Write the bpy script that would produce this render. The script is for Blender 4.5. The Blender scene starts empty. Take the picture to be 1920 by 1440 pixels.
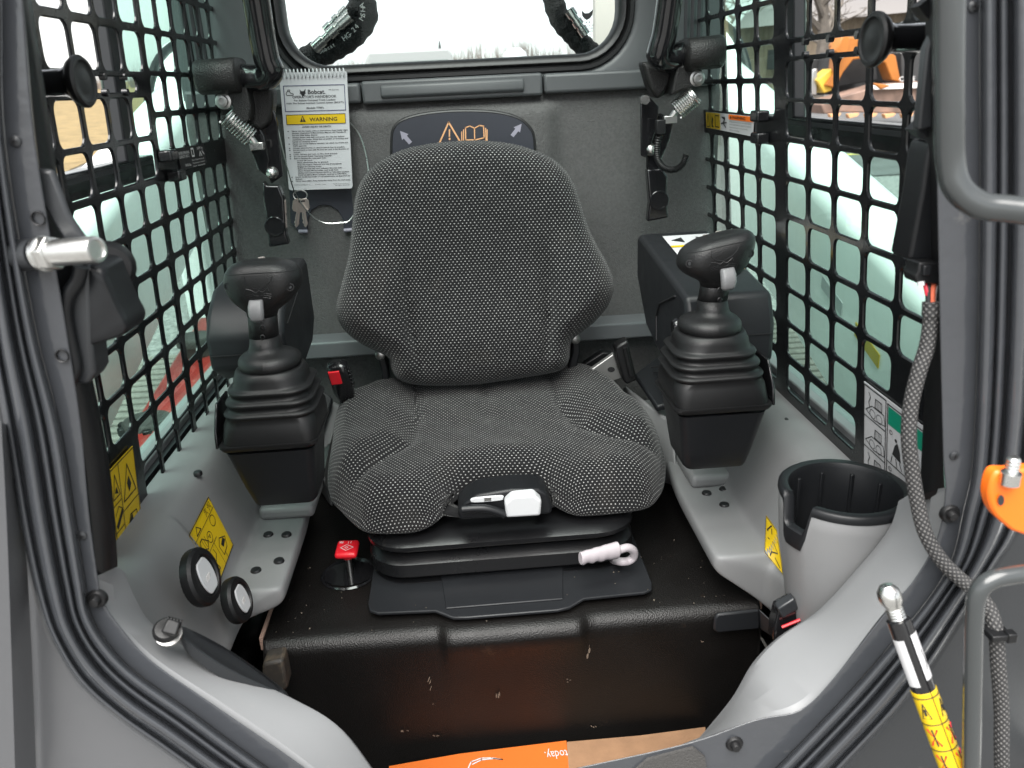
import bpy, bmesh, math, random
from mathutils import Vector, Matrix
import numpy as np
R_ = math.radians
random.seed(7)
scene = bpy.context.scene
C = scene.collection
# ------------------------------------------------------------------ camera
F, W, H = 1500.0, 1920.0, 1440.0
def _axes(vp=(850, 160), slope=-0.068):
    f = np.array([vp[0]-W/2, vp[1]-H/2, F]); f /= np.linalg.norm(f)
    x = np.array([1, slope, 0.]); x[2] = -(x[0]*f[0]+x[1]*f[1])/f[2]; x /= np.linalg.norm(x)
    return np.array([x, f, np.cross(x, f)])
M = _axes()
cd = bpy.data.cameras.new('camera'); cam = bpy.data.objects.new('camera', cd); C.objects.link(cam)
cd.sensor_width = 36; cd.lens = 36*F/W; cd.clip_start = .02; cd.clip_end = 2000
cd.dof.use_dof = True; cd.dof.focus_distance = 1.22; cd.dof.aperture_fstop = 9.0
cam.matrix_world = Matrix(((M[0, 0], -M[0, 1], -M[0, 2], 0), (M[1, 0], -M[1, 1], -M[1, 2], 0), (M[2, 0], -M[2, 1], -M[2, 2], 0), (0, 0, 0, 1)))
scene.camera = cam
# ------------------------------------------------------------------ world, sun, exposure
world = bpy.data.worlds.new('World'); scene.world = world; world.use_nodes = True
wn = world.node_tree.nodes; wl = world.node_tree.links
sky = wn.new('ShaderNodeTexSky'); sky.sky_type = 'NISHITA'; sky.sun_disc = False
SUN_EL, SUN_AZ = 62, 195
sky.sun_elevation = R_(SUN_EL); sky.sun_rotation = R_(SUN_AZ); sky.air_density = 1.0; sky.dust_density = 1.2; sky.ozone_density = 1.0
hsv = wn.new('ShaderNodeHueSaturation'); hsv.inputs['Saturation'].default_value = .16
wl.new(sky.outputs[0], hsv.inputs['Color'])
# overcast veil: soft cloud bands over the desaturated sky
tcw = wn.new('ShaderNodeTexCoord'); nzw = wn.new('ShaderNodeTexNoise'); nzw.inputs['Scale'].default_value = 2.3; nzw.inputs['Detail'].default_value = 5
mpw = wn.new('ShaderNodeMapping'); mpw.inputs['Scale'].default_value = (1, 1, 3.5)
wl.new(tcw.outputs['Generated'], mpw.inputs[0]); wl.new(mpw.outputs[0], nzw.inputs['Vector'])
crw = wn.new('ShaderNodeValToRGB'); crw.color_ramp.elements[0].position = .3; crw.color_ramp.elements[0].color = (.80, .83, .87, 1)
crw.color_ramp.elements[1].position = .7; crw.color_ramp.elements[1].color = (1.0, .985, .93, 1)
wl.new(nzw.outputs[0], crw.inputs[0])
mxw = wn.new('ShaderNodeMix'); mxw.data_type = 'RGBA'; mxw.blend_type = 'MULTIPLY'; mxw.inputs[0].default_value = 1
wl.new(hsv.outputs[0], mxw.inputs[6]); wl.new(crw.outputs[0], mxw.inputs[7])
bg = wn['Background']; wl.new(mxw.outputs[2], bg.inputs[0]); bg.inputs[1].default_value = .05
sl = bpy.data.lights.new('sun', 'SUN'); sun = bpy.data.objects.new('sun', sl); C.objects.link(sun)
sl.energy = 1.5; sl.angle = R_(60); sl.color = (1, .97, .93)
el, az = R_(SUN_EL), R_(SUN_AZ)
sd = Vector((math.sin(az)*math.cos(el), math.cos(az)*math.cos(el), math.sin(el)))
sun.rotation_euler = sd.to_track_quat('Z', 'Y').to_euler()
vs = scene.view_settings; vs.view_transform = 'Standard'; vs.look = 'None'; vs.gamma = 1; vs.use_curve_mapping = False; vs.exposure = 2.75
scene.cycles.max_bounces = 8; scene.cycles.transparent_max_bounces = 16
# ------------------------------------------------------------------ pixel -> place helpers (surveying only)
def ray(px, py):
    return M @ np.array([px-W/2, py-H/2, F])
def PY(px, py, Y): r = ray(px, py); return Vector(r*(Y/r[1]))
def PZ(px, py, Z): r = ray(px, py); return Vector(r*(Z/r[2]))
def PX(px, py, X): r = ray(px, py); return Vector(r*(X/r[0]))
def PP(px, py, a, b): r = ray(px, py); return Vector(r*(a/(r[0]-b*r[2])))
LA, LB, RA, RB = -.41, .06, .45, -.08
def PL(px, py, off=0): return PP(px, py, LA+off, LB)
def PR(px, py, off=0): return PP(px, py, RA+off, RB)
def LS(y, z, off=0): return Vector((LA+LB*z+off, y, z))
def RS(y, z, off=0): return Vector((RA+RB*z+off, y, z))
V = Vector
# ------------------------------------------------------------------ mesh building
def cr(pts, n=8, closed=False):
    """Catmull-Rom through points"""
    P = [V(p) for p in pts]; out = []; N = len(P)
    segs = N if closed else N-1
    for i in range(segs):
        if closed: a, b, c, d = P[(i-1) % N], P[i], P[(i+1) % N], P[(i+2) % N]
        else: a, b, c, d = P[max(i-1, 0)], P[i], P[i+1], P[min(i+2, N-1)]
        for k in range(n):
            t = k/n; t2 = t*t; t3 = t2*t
            out.append(.5*((2*b)+(c-a)*t+(2*a-5*b+4*c-d)*t2+(3*b-a-3*c+d)*t3))
    if not closed: out.append(P[-1])
    return out
def resample(pts, n):
    P = [V(p) for p in pts]; L = [0]
    for a, b in zip(P, P[1:]): L.append(L[-1]+(b-a).length)
    out = []; j = 0
    for k in range(n):
        s = L[-1]*k/(n-1)
        while j < len(P)-2 and L[j+1] < s: j += 1
        t = 0 if L[j+1] == L[j] else (s-L[j])/(L[j+1]-L[j])
        out.append(P[j].lerp(P[j+1], min(1, t)))
    return out
def rrect(w, h, r, n=5):
    o = []
    for cx, cy, a0 in ((w/2-r, h/2-r, 0), (-w/2+r, h/2-r, 90), (-w/2+r, -h/2+r, 180), (w/2-r, -h/2+r, 270)):
        for k in range(n):
            a = R_(a0+90*k/(n-1)); o.append((cx+r*math.cos(a), cy+r*math.sin(a)))
    return o
class MB:
    def __init__(s): s.v = []; s.f = []; s.uv = {}
    def add(s, vs, fs):
        o = len(s.v); s.v += [V(p) for p in vs]; s.f += [tuple(i+o for i in f) for f in fs]; return s
    def box(s, c, d, R=None, taper=1):
        c = V(c); vs = []
        for z in (-1, 1):
            for x, y in ((-1, -1), (1, -1), (1, 1), (-1, 1)):
                k = taper if z > 0 else 1
                p = V((x*d[0]/2*k, y*d[1]/2*k, z*d[2]/2)); vs.append(c+(R @ p if R else p))
        return s.add(vs, [(3, 2, 1, 0), (4, 5, 6, 7), (0, 1, 5, 4), (1, 2, 6, 5), (2, 3, 7, 6), (3, 0, 4, 7)])
    def loft(s, rings, caps=True, closed=False):
        n = len(rings[0]); vs = [p for r in rings for p in r]; fs = []
        m = len(rings); mm = m if closed else m-1
        for i in range(mm):
            for j in range(n):
                a, b = i*n+j, i*n+(j+1) % n; i2 = (i+1) % m; c, d = i2*n+(j+1) % n, i2*n+j
                fs.append((a, b, c, d))
        if caps and not closed: fs += [tuple(reversed(range(n))), tuple((m-1)*n+j for j in range(n))]
        return s.add(vs, fs)
    def grid(s, rows, flip=False):
        n = len(rows[0]); vs = [p for r in rows for p in r]; fs = []
        for i in range(len(rows)-1):
            for j in range(n-1):
                q = (i*n+j, i*n+j+1, (i+1)*n+j+1, (i+1)*n+j); fs.append(tuple(reversed(q)) if flip else q)
        return s.add(vs, fs)
    def tube(s, path, r, n=12, caps=True, closed=False):
        P = [V(p) for p in path]; rings = []; N = len(P)
        rr = r if isinstance(r, (list, tuple)) else [r]*N
        up = None
        for i in range(N):
            if closed: t = (P[(i+1) % N]-P[i-1]).normalized()
            else: t = (P[min(i+1, N-1)]-P[max(i-1, 0)]).normalized()
            if up is None:
                up = t.orthogonal().normalized()
            else:
                up = (up-t*up.dot(t)); up = up.normalized() if up.length > 1e-6 else t.orthogonal().normalized()
            b = t.cross(up)
            rings.append([P[i]+rr[i]*(math.cos(2*math.pi*k/n)*up+math.sin(2*math.pi*k/n)*b) for k in range(n)])
        return s.loft(rings, caps, closed)
    def cyl(s, p0, p1, r0, r1=None, n=20): return s.tube([p0, p1], [r0, r0 if r1 is None else r1], n)
    def lathe(s, o, ax, prof, n=28, caps=True):
        o = V(o); ax = V(ax).normalized(); u = ax.orthogonal().normalized(); w = ax.cross(u)
        return s.loft([[o+ax*h+r*(math.cos(2*math.pi*k/n)*u+math.sin(2*math.pi*k/n)*w) for k in range(n)] for r, h in prof], caps)
    def prism(s, poly, vec):
        poly = [V(p) for p in poly]; vec = V(vec); n = len(poly)
        fs = [tuple(range(n)), tuple(reversed(range(n, 2*n)))]+[(i, n+i, n+(i+1) % n, (i+1) % n) for i in range(n)]
        return s.add(poly+[p+vec for p in poly], fs)
    def face(s, poly): return s.add(poly, [tuple(range(len(poly)))])
def base_of(vs):
    a = np.array([tuple(p) for p in vs]); return V(((a[:, 0].min()+a[:, 0].max())/2, (a[:, 1].min()+a[:, 1].max())/2, a[:, 2].min()))
ROOTLOC = {}
def obj(name, mb, mat, parent=None, sm=40, bev=0, seg=2, sub=0, label=None, cat=None, group=None, kind=None, fixn=True):
    me = bpy.data.meshes.new(name)
    if parent is None: loc = base_of(mb.v)
    else: loc = ROOTLOC[parent.name]
    me.from_pydata([tuple(p-loc) for p in mb.v], [], mb.f)
    if mb.uv:
        ul = me.uv_layers.new(name='UVMap'); dat = np.zeros(len(me.loops)*2)
        for i, l in enumerate(me.loops): dat[2*i:2*i+2] = mb.uv[l.vertex_index]
        ul.data.foreach_set('uv', dat)
    if fixn and not mb.uv:
        bm = bmesh.new(); bm.from_mesh(me); bmesh.ops.recalc_face_normals(bm, faces=bm.faces); bm.to_mesh(me); bm.free()
    if sm:
        me.polygons.foreach_set('use_smooth', [True]*len(me.polygons))
        if sm < 180: me.set_sharp_from_angle(angle=R_(sm))
    me.materials.append(mat)
    o = bpy.data.objects.new(name, me); C.objects.link(o)
    if parent is None: o.location = loc
    else: o.parent = parent
    ROOTLOC[o.name] = loc
    if bev:
        m = o.modifiers.new('bevel', 'BEVEL'); m.width = bev; m.segments = seg; m.limit_method = 'ANGLE'; m.angle_limit = R_(35); m.use_clamp_overlap = True
    if sub:
        m = o.modifiers.new('sub', 'SUBSURF'); m.levels = sub; m.render_levels = sub
    tag(o, label, cat, group, kind)
    return o
def tag(o, label=None, cat=None, group=None, kind=None):
    if label: o['label'] = label
    if cat: o['category'] = cat
    if group: o['group'] = group
    if kind: o['kind'] = kind
    return o
def thing(name, loc, label, cat, group=None):
    o = bpy.data.objects.new(name, None); C.objects.link(o); o.location = loc; o.empty_display_size = .02
    ROOTLOC[o.name] = V(loc); return tag(o, label, cat, group)
def copy_part(o, delta, parent):
    """another piece like o, moved by delta in the world"""
    c = o.copy(); C.objects.link(c); c.parent = parent; ROOTLOC[c.name] = ROOTLOC[o.name]
    c.location = o.location+V(delta); return c
# text -> flat polygons
_tc = {}
def text_polys(s, bold=0):
    if (s, bold) in _tc: return _tc[(s, bold)]
    cu = bpy.data.curves.new('t', 'FONT'); cu.body = s; cu.resolution_u = 2; cu.offset = bold; cu.fill_mode = 'FRONT'
    o = bpy.data.objects.new('t', cu); C.objects.link(o)
    dg = bpy.context.evaluated_depsgraph_get(); me = bpy.data.meshes.new_from_object(o.evaluated_get(dg))
    r = ([tuple(v.co) for v in me.vertices], [tuple(p.vertices) for p in me.polygons])
    bpy.data.objects.remove(o); bpy.data.curves.remove(cu); bpy.data.meshes.remove(me)
    _tc[(s, bold)] = r; return r
class Pl:
    """affine print surface: corner tl, edges R (to the right, unit 1) and D (down, unit 1), offset n"""
    def __init__(s, tl, tr, bl, n, lift=.0006):
        s.o = V(tl); s.R = V(tr)-s.o; s.D = V(bl)-s.o; s.n = V(n).normalized(); s.l = lift; s.asp = s.D.length/s.R.length
    def p(s, a, b, k=1): return s.o+s.R*a+s.D*b+s.n*(s.l*k)
    def rect(s, mb, a0, b0, a1, b1, k=1): return mb.face([s.p(a0, b0, k), s.p(a0, b1, k), s.p(a1, b1, k), s.p(a1, b0, k)])
    def poly(s, mb, pts, k=1): return mb.face([s.p(a, b, k) for a, b in pts])
    def line(s, mb, pts, w, k=1, closed=False):
        pts = [V((a, b*s.asp, 0)) for a, b in pts]
        if closed: pts = pts+[pts[0]]
        for a, b in zip(pts, pts[1:]):
            d = b-a
            if d.length < 1e-6: continue
            d.normalize(); q = V((-d.y, d.x, 0))*w/2; e = d*w*.35
            mb.face([s.p(x.x, x.y/s.asp, k) for x in (a-e+q, a-e-q, b+e-q, b+e+q)])
        return mb
    def text(s, mb, st, a, b, h, w=None, align='l', k=1, bold=0, flip=False):
        """baseline at (a,b), cap height h (in units of D), width w forces the length"""
        vs, fs = text_polys(st, bold)
        if not vs: return mb
        x0 = min(v[0] for v in vs); x1 = max(v[0] for v in vs); tw = x1-x0
        sx = (w/tw) if w else h*s.asp/.72*1.0
        sh = h/.72
        off = 0 if align == 'l' else -(tw*sx)/2 if align == 'c' else -tw*sx
        pts = []
        for v in vs:
            dx = off+(v[0]-x0)*sx; dy = -v[1]*sh
            if flip: dx, dy = -dx, -dy
            pts.append(s.p(a+dx, b+dy, k))
        return mb.add(pts, fs)
# ------------------------------------------------------------------ materials
def mat(name, col, rough=.5, metal=0, bump=None, var=None, spec=.5, coat=0, rvar=0, dust=None, emit=None):
    m = bpy.data.materials.new(name); m.use_nodes = True; nt = m.node_tree; N = nt.nodes; L = nt.links
    b = N['Principled BSDF']; b.inputs['Base Color'].default_value = (*col, 1); b.inputs['Roughness'].default_value = rough
    b.inputs['Metallic'].default_value = metal; b.inputs['Specular IOR Level'].default_value = spec; b.inputs['Coat Weight'].default_value = coat
    tc = N.new('ShaderNodeTexCoord'); src = None
    def noise(sc, det=4, rgh=.55):
        n = N.new('ShaderNodeTexNoise'); n.inputs['Scale'].default_value = sc; n.inputs['Detail'].default_value = det; n.inputs['Roughness'].default_value = rgh
        L.new(tc.outputs['Object'], n.inputs['Vector']); return n
    cur = None
    if var:
        n = noise(var[0]); rp = N.new('ShaderNodeValToRGB'); rp.color_ramp.elements[0].position = .32; rp.color_ramp.elements[1].position = .68
        k = var[1]; c2 = var[2] if len(var) > 2 else None
        rp.color_ramp.elements[0].color = (*[max(0, c*(1-k)) for c in col], 1)
        rp.color_ramp.elements[1].color = (*(c2 or [c*(1+k) for c in col]), 1)
        L.new(n.outputs[0], rp.inputs[0]); cur = rp.outputs[0]
    if dust:   # (colour, scale, threshold, amount)
        n = noise(dust[1], 6, .7); mr = N.new('ShaderNodeMapRange'); mr.inputs[1].default_value = dust[2]; mr.inputs[2].default_value = dust[2]+.12
        mr.inputs[4].default_value = dust[3]; L.new(n.outputs[0], mr.inputs[0])
        mx = N.new('ShaderNodeMix'); mx.data_type = 'RGBA'; L.new(mr.outputs[0], mx.inputs[0])
        if cur: L.new(cur, mx.inputs[6])
        else: mx.inputs[6].default_value = (*col, 1)
        mx.inputs[7].default_value = (*dust[0], 1); cur = mx.outputs[2]
    if cur: L.new(cur, b.inputs['Base Color'])
    if rvar:
        n = noise(14, 5, .6); mr = N.new('ShaderNodeMapRange'); mr.inputs[1].default_value = .3; mr.inputs[2].default_value = .7
        mr.inputs[3].default_value = max(.02, rough-rvar); mr.inputs[4].default_value = min(1, rough+rvar); L.new(n.outputs[0], mr.inputs[0]); L.new(mr.outputs[0], b.inputs['Roughness'])
    if bump:   # list of (scale, strength, distance, kind)
        prev = None
        for bb in (bump if isinstance(bump, list) else [bump]):
            if len(bb) > 3 and bb[3] == 'vor':
                n = N.new('ShaderNodeTexVoronoi'); n.inputs['Scale'].default_value = bb[0]; L.new(tc.outputs['Object'], n.inputs['Vector'])
            else: n = noise(bb[0], 3)
            bp = N.new('ShaderNodeBump'); bp.inputs['Strength'].default_value = bb[1]; bp.inputs['Distance'].default_value = bb[2]
            L.new(n.outputs[0], bp.inputs['Height'])
            if prev: L.new(prev.outputs[0], bp.inputs['Normal'])
            prev = bp
        L.new(prev.outputs[0], b.inputs['Normal'])
    return m
M_blk = mat('black plastic', (.0065, .0068, .0075), .40, spec=.36, bump=(900, .25, .0006), rvar=.08, dust=((.10, .095, .085), 60, .66, .25))
M_blk2 = mat('black satin plastic', (.0085, .0092, .0105), .40, spec=.34, bump=(1200, .15, .0004), rvar=.06)
M_slate = mat('slate grey plastic', (.0135, .0145, .0165), .42, spec=.34, bump=(1300, .12, .0004), rvar=.06)
M_gloss = mat('gloss black steel', (.008, .008, .009), .16, coat=.3, bump=(160, .05, .001), rvar=.05)
M_screen = mat('screen black paint', (.0075, .008, .009), .20, bump=[(70, .12, .002), (700, .05, .0005)], rvar=.08, dust=((.05, .05, .045), 40, .64, .5))
M_rubber = mat('black rubber', (.0065, .0065, .007), .46, spec=.38, bump=(700, .2, .0006), rvar=.06)
M_grain = mat('grained rubber pad', (.0085, .0082, .008), .44, spec=.4, bump=[(480, .6, .0012, 'vor'), (900, .2, .0006)])
M_grip = mat('joystick grip', (.0085, .0085, .009), .42, spec=.42, bump=[(650, .3, .0008, 'vor')], rvar=.05)
M_foam = mat('grey foam liner', (.091, .0900, .0895), .88, bump=[(420, .8, .0025), (900, .4, .0015), (45, .25, .006)], var=(200, .12), spec=.2)
M_trim = mat('dark grey trim', (.066, .070, .073), .45, bump=(1500, .2, .0004), rvar=.05)
M_badge = mat('badge plastic', (.030, .032, .041), .5, spec=.3, bump=(1500, .2, .0004))
M_seal = mat('window seal', (.008, .008, .0085), .4, bump=(300, .1, .001))
M_frame = mat('gunmetal gloss paint', (.044, .047, .0525), .12, bump=[(30, .22, .006), (600, .05, .0006)], rvar=.05, coat=.2, dust=((.2, .19, .17), 30, .66, .22))
M_post = mat('gunmetal satin paint', (.024, .026, .0285), .38, bump=(420, .14, .0008), rvar=.06, dust=((.2, .19, .17), 50, .66, .2))
M_body = mat('silver body paint', (.088, .090, .0945), .28, bump=(500, .06, .0006), coat=.2, var=(3, .05))
M_cons = mat('light grey moulded plastic', (.185, .187, .189), .48, bump=(1500, .2, .0004), rvar=.06, var=(6, .04), dust=((.30, .27, .22), 30, .66, .3))
M_lip = mat('pale grey sill plastic', (.215, .22, .225), .46, bump=(1500, .12, .0004), rvar=.05, dust=((.34, .31, .27), 25, .66, .25))
M_bolt = mat('black bolt', (.010, .010, .011), .4, bump=(600, .2, .0005))
M_zinc = mat('zinc steel', (.62, .62, .60), .28, metal=1, bump=(220, .12, .0006), rvar=.1, dust=((.3, .28, .24), 90, .6, .5))
M_steel = mat('brushed grey steel', (.42, .42, .41), .34, metal=1, bump=(350, .15, .0006), rvar=.08)
M_red = mat('red plastic', (.62, .012, .022), .35, bump=(900, .1, .0004))
M_redpt = mat('red paint', (.34, .026, .02), .35, bump=(160, .2, .001), var=(20, .2), dust=((.55, .35, .3), 40, .62, .4))
M_white = mat('white plastic', (.50, .51, .52), .4, bump=(900, .1, .0004), dust=((.4, .38, .34), 60, .68, .3))
M_pinkw = mat('pale pinkish plastic', (.40, .365, .385), .42, bump=(900, .1, .0004))
M_btn = mat('grey button rubber', (.24, .215, .20), .5)
M_trig = mat('light grey trigger', (.15, .15, .155), .42)
M_yel = mat('yellow decal', (.62, .42, .008), .38, bump=(40, .05, .001))
M_ink = mat('black ink', (.012, .012, .013), .5)
M_paper = mat('white print', (.50, .50, .51), .42, bump=(30, .08, .002))
M_cover = mat('glossy white page', (.50, .51, .525), .25, bump=(18, .12, .004))
M_greenp = mat('green print', (.0, .22, .13), .4)
M_orange = mat('orange print', (.80, .16, .008), .45)
M_tan = mat('tan print', (.62, .33, .16), .5)
M_lilac = mat('lilac print', (.24, .23, .28), .5)
M_paleprint = mat('pale print', (.62, .61, .60), .5)
M_card = mat('cardboard', (.26, .145, .078), .8, bump=(500, .25, .0008), var=(40, .1))
M_cardor = mat('orange cardboard print', (.52, .115, .012), .55, bump=(300, .15, .0008))
M_orpl = mat('orange painted lug', (.85, .155, .01), .4, bump=(300, .15, .0008))
M_wire_r = mat('red wire', (.75, .02, .05), .4); M_wire_o = mat('salmon wire', (.75, .16, .08), .4); M_wire_w = mat('pale wire', (.55, .52, .5), .45)
M_arm = mat('white arm paint', (.80, .80, .79), .30, bump=(60, .06, .002), coat=.2, dust=((.55, .52, .48), 12, .66, .25))
M_tread = mat('dusty track rubber', (.15, .14, .125), .85, bump=[(60, .8, .006), (300, .5, .002)], var=(18, .35))
M_key = mat('nickel key', (.66, .58, .53), .3, metal=1)
def glass_mat(name, tint, gloss=.03):
    m = bpy.data.materials.new(name); m.use_nodes = True; nt = m.node_tree; N = nt.nodes; L = nt.links
    N.remove(N['Principled BSDF']); o = N['Material Output']
    t = N.new('ShaderNodeBsdfTransparent'); t.inputs[0].default_value = (*tint, 1)
    g = N.new('ShaderNodeBsdfGlossy'); g.inputs['Roughness'].default_value = .03; g.inputs[0].default_value = (.95, 1, .98, 1)
    lw = N.new('ShaderNodeLayerWeight'); lw.inputs[0].default_value = .5; pw = N.new('ShaderNodeMath'); pw.operation = 'POWER'; pw.inputs[1].default_value = 5; L.new(lw.outputs['Facing'], pw.inputs[0])
    fr = N.new('ShaderNodeMath'); fr.operation = 'MULTIPLY_ADD'; fr.inputs[1].default_value = .9; fr.inputs[2].default_value = gloss; L.new(pw.outputs[0], fr.inputs[0]); mx = N.new('ShaderNodeMixShader')
    L.new(fr.outputs[0], mx.inputs[0]); L.new(t.outputs[0], mx.inputs[1]); L.new(g.outputs[0], mx.inputs[2]); L.new(mx.outputs[0], o.inputs[0])
    return m
M_glass = glass_mat('tinted polycarbonate', (.76, .915, .868))
M_glassr = glass_mat('rear glass', (.93, .97, .96), .006)
def fabric_mat():
    m = bpy.data.materials.new('dotted seat fabric'); m.use_nodes = True; nt = m.node_tree; N = nt.nodes; L = nt.links; b = N['Principled BSDF']
    uv = N.new('ShaderNodeUVMap'); sp = N.new('ShaderNodeSeparateXYZ'); L.new(uv.outputs[0], sp.inputs[0])
    def mth(op, a, b_=None, c=None):
        n = N.new('ShaderNodeMath'); n.operation = op
        for i, x in enumerate((a, b_, c)):
            if x is None: continue
            if isinstance(x, (int, float)): n.inputs[i].default_value = x
            else: L.new(x, n.inputs[i])
        return n.outputs[0]
    A, B = .0068, .00455
    v = mth('DIVIDE', sp.outputs[1], B); row = mth('FLOOR', v); odd = mth('FLOORED_MODULO', row, 2.0)
    u = mth('ADD', mth('DIVIDE', sp.outputs[0], A), mth('MULTIPLY', odd, .5))
    cell = N.new('ShaderNodeCombineXYZ'); L.new(mth('FLOOR', u), cell.inputs[0]); L.new(row, cell.inputs[1])
    wn_ = N.new('ShaderNodeTexWhiteNoise'); L.new(cell.outputs[0], wn_.inputs[0])
    du = mth('MULTIPLY', mth('SUBTRACT', mth('FRACT', u), .5), A*1000); dv = mth('MULTIPLY', mth('SUBTRACT', mth('FRACT', v), .5), B*1000)
    r = mth('SQRT', mth('ADD', mth('POWER', mth('DIVIDE', du, 1.14), 2.0), mth('POWER', mth('DIVIDE', dv, .86), 2.0)))
    dot = N.new('ShaderNodeMapRange'); dot.inputs[1].default_value = 1.15; dot.inputs[2].default_value = .85; L.new(r, dot.inputs[0])
    k = mth('MULTIPLY', dot.outputs[0], mth('ADD', mth('MULTIPLY', wn_.outputs[0], .45), .55))
    mx = N.new('ShaderNodeMix'); mx.data_type = 'RGBA'; L.new(k, mx.inputs[0]); mx.inputs[6].default_value = (.0062, .0062, .0070, 1); mx.inputs[7].default_value = (.34, .34, .33, 1)
    # light wear and dust
    tc = N.new('ShaderNodeTexCoord'); nz = N.new('ShaderNodeTexNoise'); nz.inputs['Scale'].default_value = 11; nz.inputs['Detail'].default_value = 6; L.new(tc.outputs['Object'], nz.inputs['Vector'])
    mr = N.new('ShaderNodeMapRange'); mr.inputs[1].default_value = .56; mr.inputs[2].default_value = .74; mr.inputs[4].default_value = .12; L.new(nz.outputs[0], mr.inputs[0])
    m2 = N.new('ShaderNodeMix'); m2.data_type = 'RGBA'; L.new(mr.outputs[0], m2.inputs[0]); L.new(mx.outputs[2], m2.inputs[6]); m2.inputs[7].default_value = (.07, .06, .05, 1)
    L.new(m2.outputs[2], b.inputs['Base Color']); b.inputs['Roughness'].default_value = .9; b.inputs['Sheen Weight'].default_value = .12; b.inputs['Specular IOR Level'].default_value = .2
    wv = N.new('ShaderNodeTexNoise'); wv.inputs['Scale'].default_value = 900; L.new(tc.outputs['Object'], wv.inputs['Vector'])
    bp = N.new('ShaderNodeBump'); bp.inputs['Strength'].default_value = .6; bp.inputs['Distance'].default_value = .0007; hs = mth('ADD', dot.outputs[0], wv.outputs[0]); L.new(hs, bp.inputs['Height']); L.new(bp.outputs[0], b.inputs['Normal'])
    return m
M_fab = fabric_mat()
# ================================================================== outside: ground, field, trees, buildings, vehicles
GT = .027
def gz(x, y): return -1.75+GT*y
M_gravel = mat('pale gravel', (.21, .207, .20), .9, bump=[(22, 1.0, .03), (90, .8, .01)], var=(26, .45))
M_asph = mat('wet asphalt', (.10, .10, .10), .7, bump=(60, .6, .01), var=(3, .2))
M_field = mat('dry grass', (.20, .145, .062), .9, bump=[(3, 1, .15), (14, .8, .04)], var=(1.6, .28))
mb = MB(); mb.grid([[V((x, y, gz(x, y))) for x in np.linspace(-260, 260, 14)] for y in np.linspace(-260, 420, 18)])
obj('ground', mb, M_gravel, kind='structure')
mb = MB(); mb.face([V((x, y, gz(x, y)+.02)) for x, y in ((-250, 6.5), (-6.0, 6.5), (-12, 40), (-14, 300), (-250, 300))]); obj('field', mb, M_field, kind='structure')
mb = MB(); mb.face([V((x, y, gz(x, y)+.015)) for x, y in ((3.2, 11), (60, 11), (60, 60), (3.2, 60))]); obj('asphalt_lot', mb, M_asph, kind='structure')
mb = MB(); mb.face([V((x, y, gz(x, y)+.022)) for x, y in ((5.0, 13.2), (40, 13.6), (40, 13.74), (5.0, 13.34))]); obj('painted_line', mb, mat('worn yellow line', (.62, .5, .12), .7, var=(8, .3)), kind='structure')
# far hedge / wood along the field
M_twig = mat('bare twigs', (.12, .10, .09), .9, var=(.5, .3))
mb = MB(); rnd = random.Random(3)
for i in range(900):
    x = rnd.uniform(-150, 40); y = 150+rnd.uniform(-4, 8)-abs(x)*.2; z0 = gz(x, y); h = rnd.uniform(2.2, 5.2)*(1+.35*math.sin(x*.13))
    for k in range(5):
        dx = rnd.gauss(0, .7); mb.face([V((x+dx*.3, y, z0)), V((x+dx*.3+.12, y, z0)), V((x+dx, y+.2, z0+h*rnd.uniform(.6, 1)))])
obj('far_hedgerow', mb, M_twig, label='far line of bare trees beyond the dry field', cat='hedgerow', kind='stuff', sm=0)
def tree(x, y, h, seed, label, grp='bare trees'):
    rd = random.Random(seed); root = thing('bare_tree', (x, y, gz(x, y)), label, 'tree', grp)
    t = MB(); cw = MB(); z0 = gz(x, y)
    t.tube([V((x, y, z0)), V((x+.1, y, z0+h*.25)), V((x, y+.1, z0+h*.45))], [h*.032, h*.024, h*.018], 8)
    def br(p, d, L, r, lv):
        q = p+d*L; m_ = p.lerp(q, .5)+V((rd.gauss(0, .06), rd.gauss(0, .06), 0))*L
        cw.tube([p, m_, q], [r, r*.8, r*.6], 5 if lv < 2 else 3, caps=False)
        if lv >= 4: return
        for k in range(3 if lv else 4):
            nd = (d+V((rd.gauss(0, .6), rd.gauss(0, .6), rd.gauss(.12, .35)))).normalized(); br(q if k else m_, nd, L*rd.uniform(.55, .8), r*.6, lv+1)
    for k in range(6):
        a = k*1.1+rd.random(); br(V((x, y, z0+h*(.2+.045*k))), V((math.cos(a), math.sin(a), .8)).normalized(), h*.24, h*.012, 0)
    obj('trunk', t, M_bark, root); obj('crown', cw, M_bark, root, sm=0, kind=None)
M_bark = mat('grey bark', (.11, .095, .08), .9, bump=(20, .8, .02), var=(4, .3))
p = PY(1555, 100, 24.); tree(p.x-.3, 24, 7.2, 2, 'bare tree rising in front of the timber building')
p = PY(1330, 100, 34.); tree(p.x, 34, 8., 5, 'bare tree left of the timber building')
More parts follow.
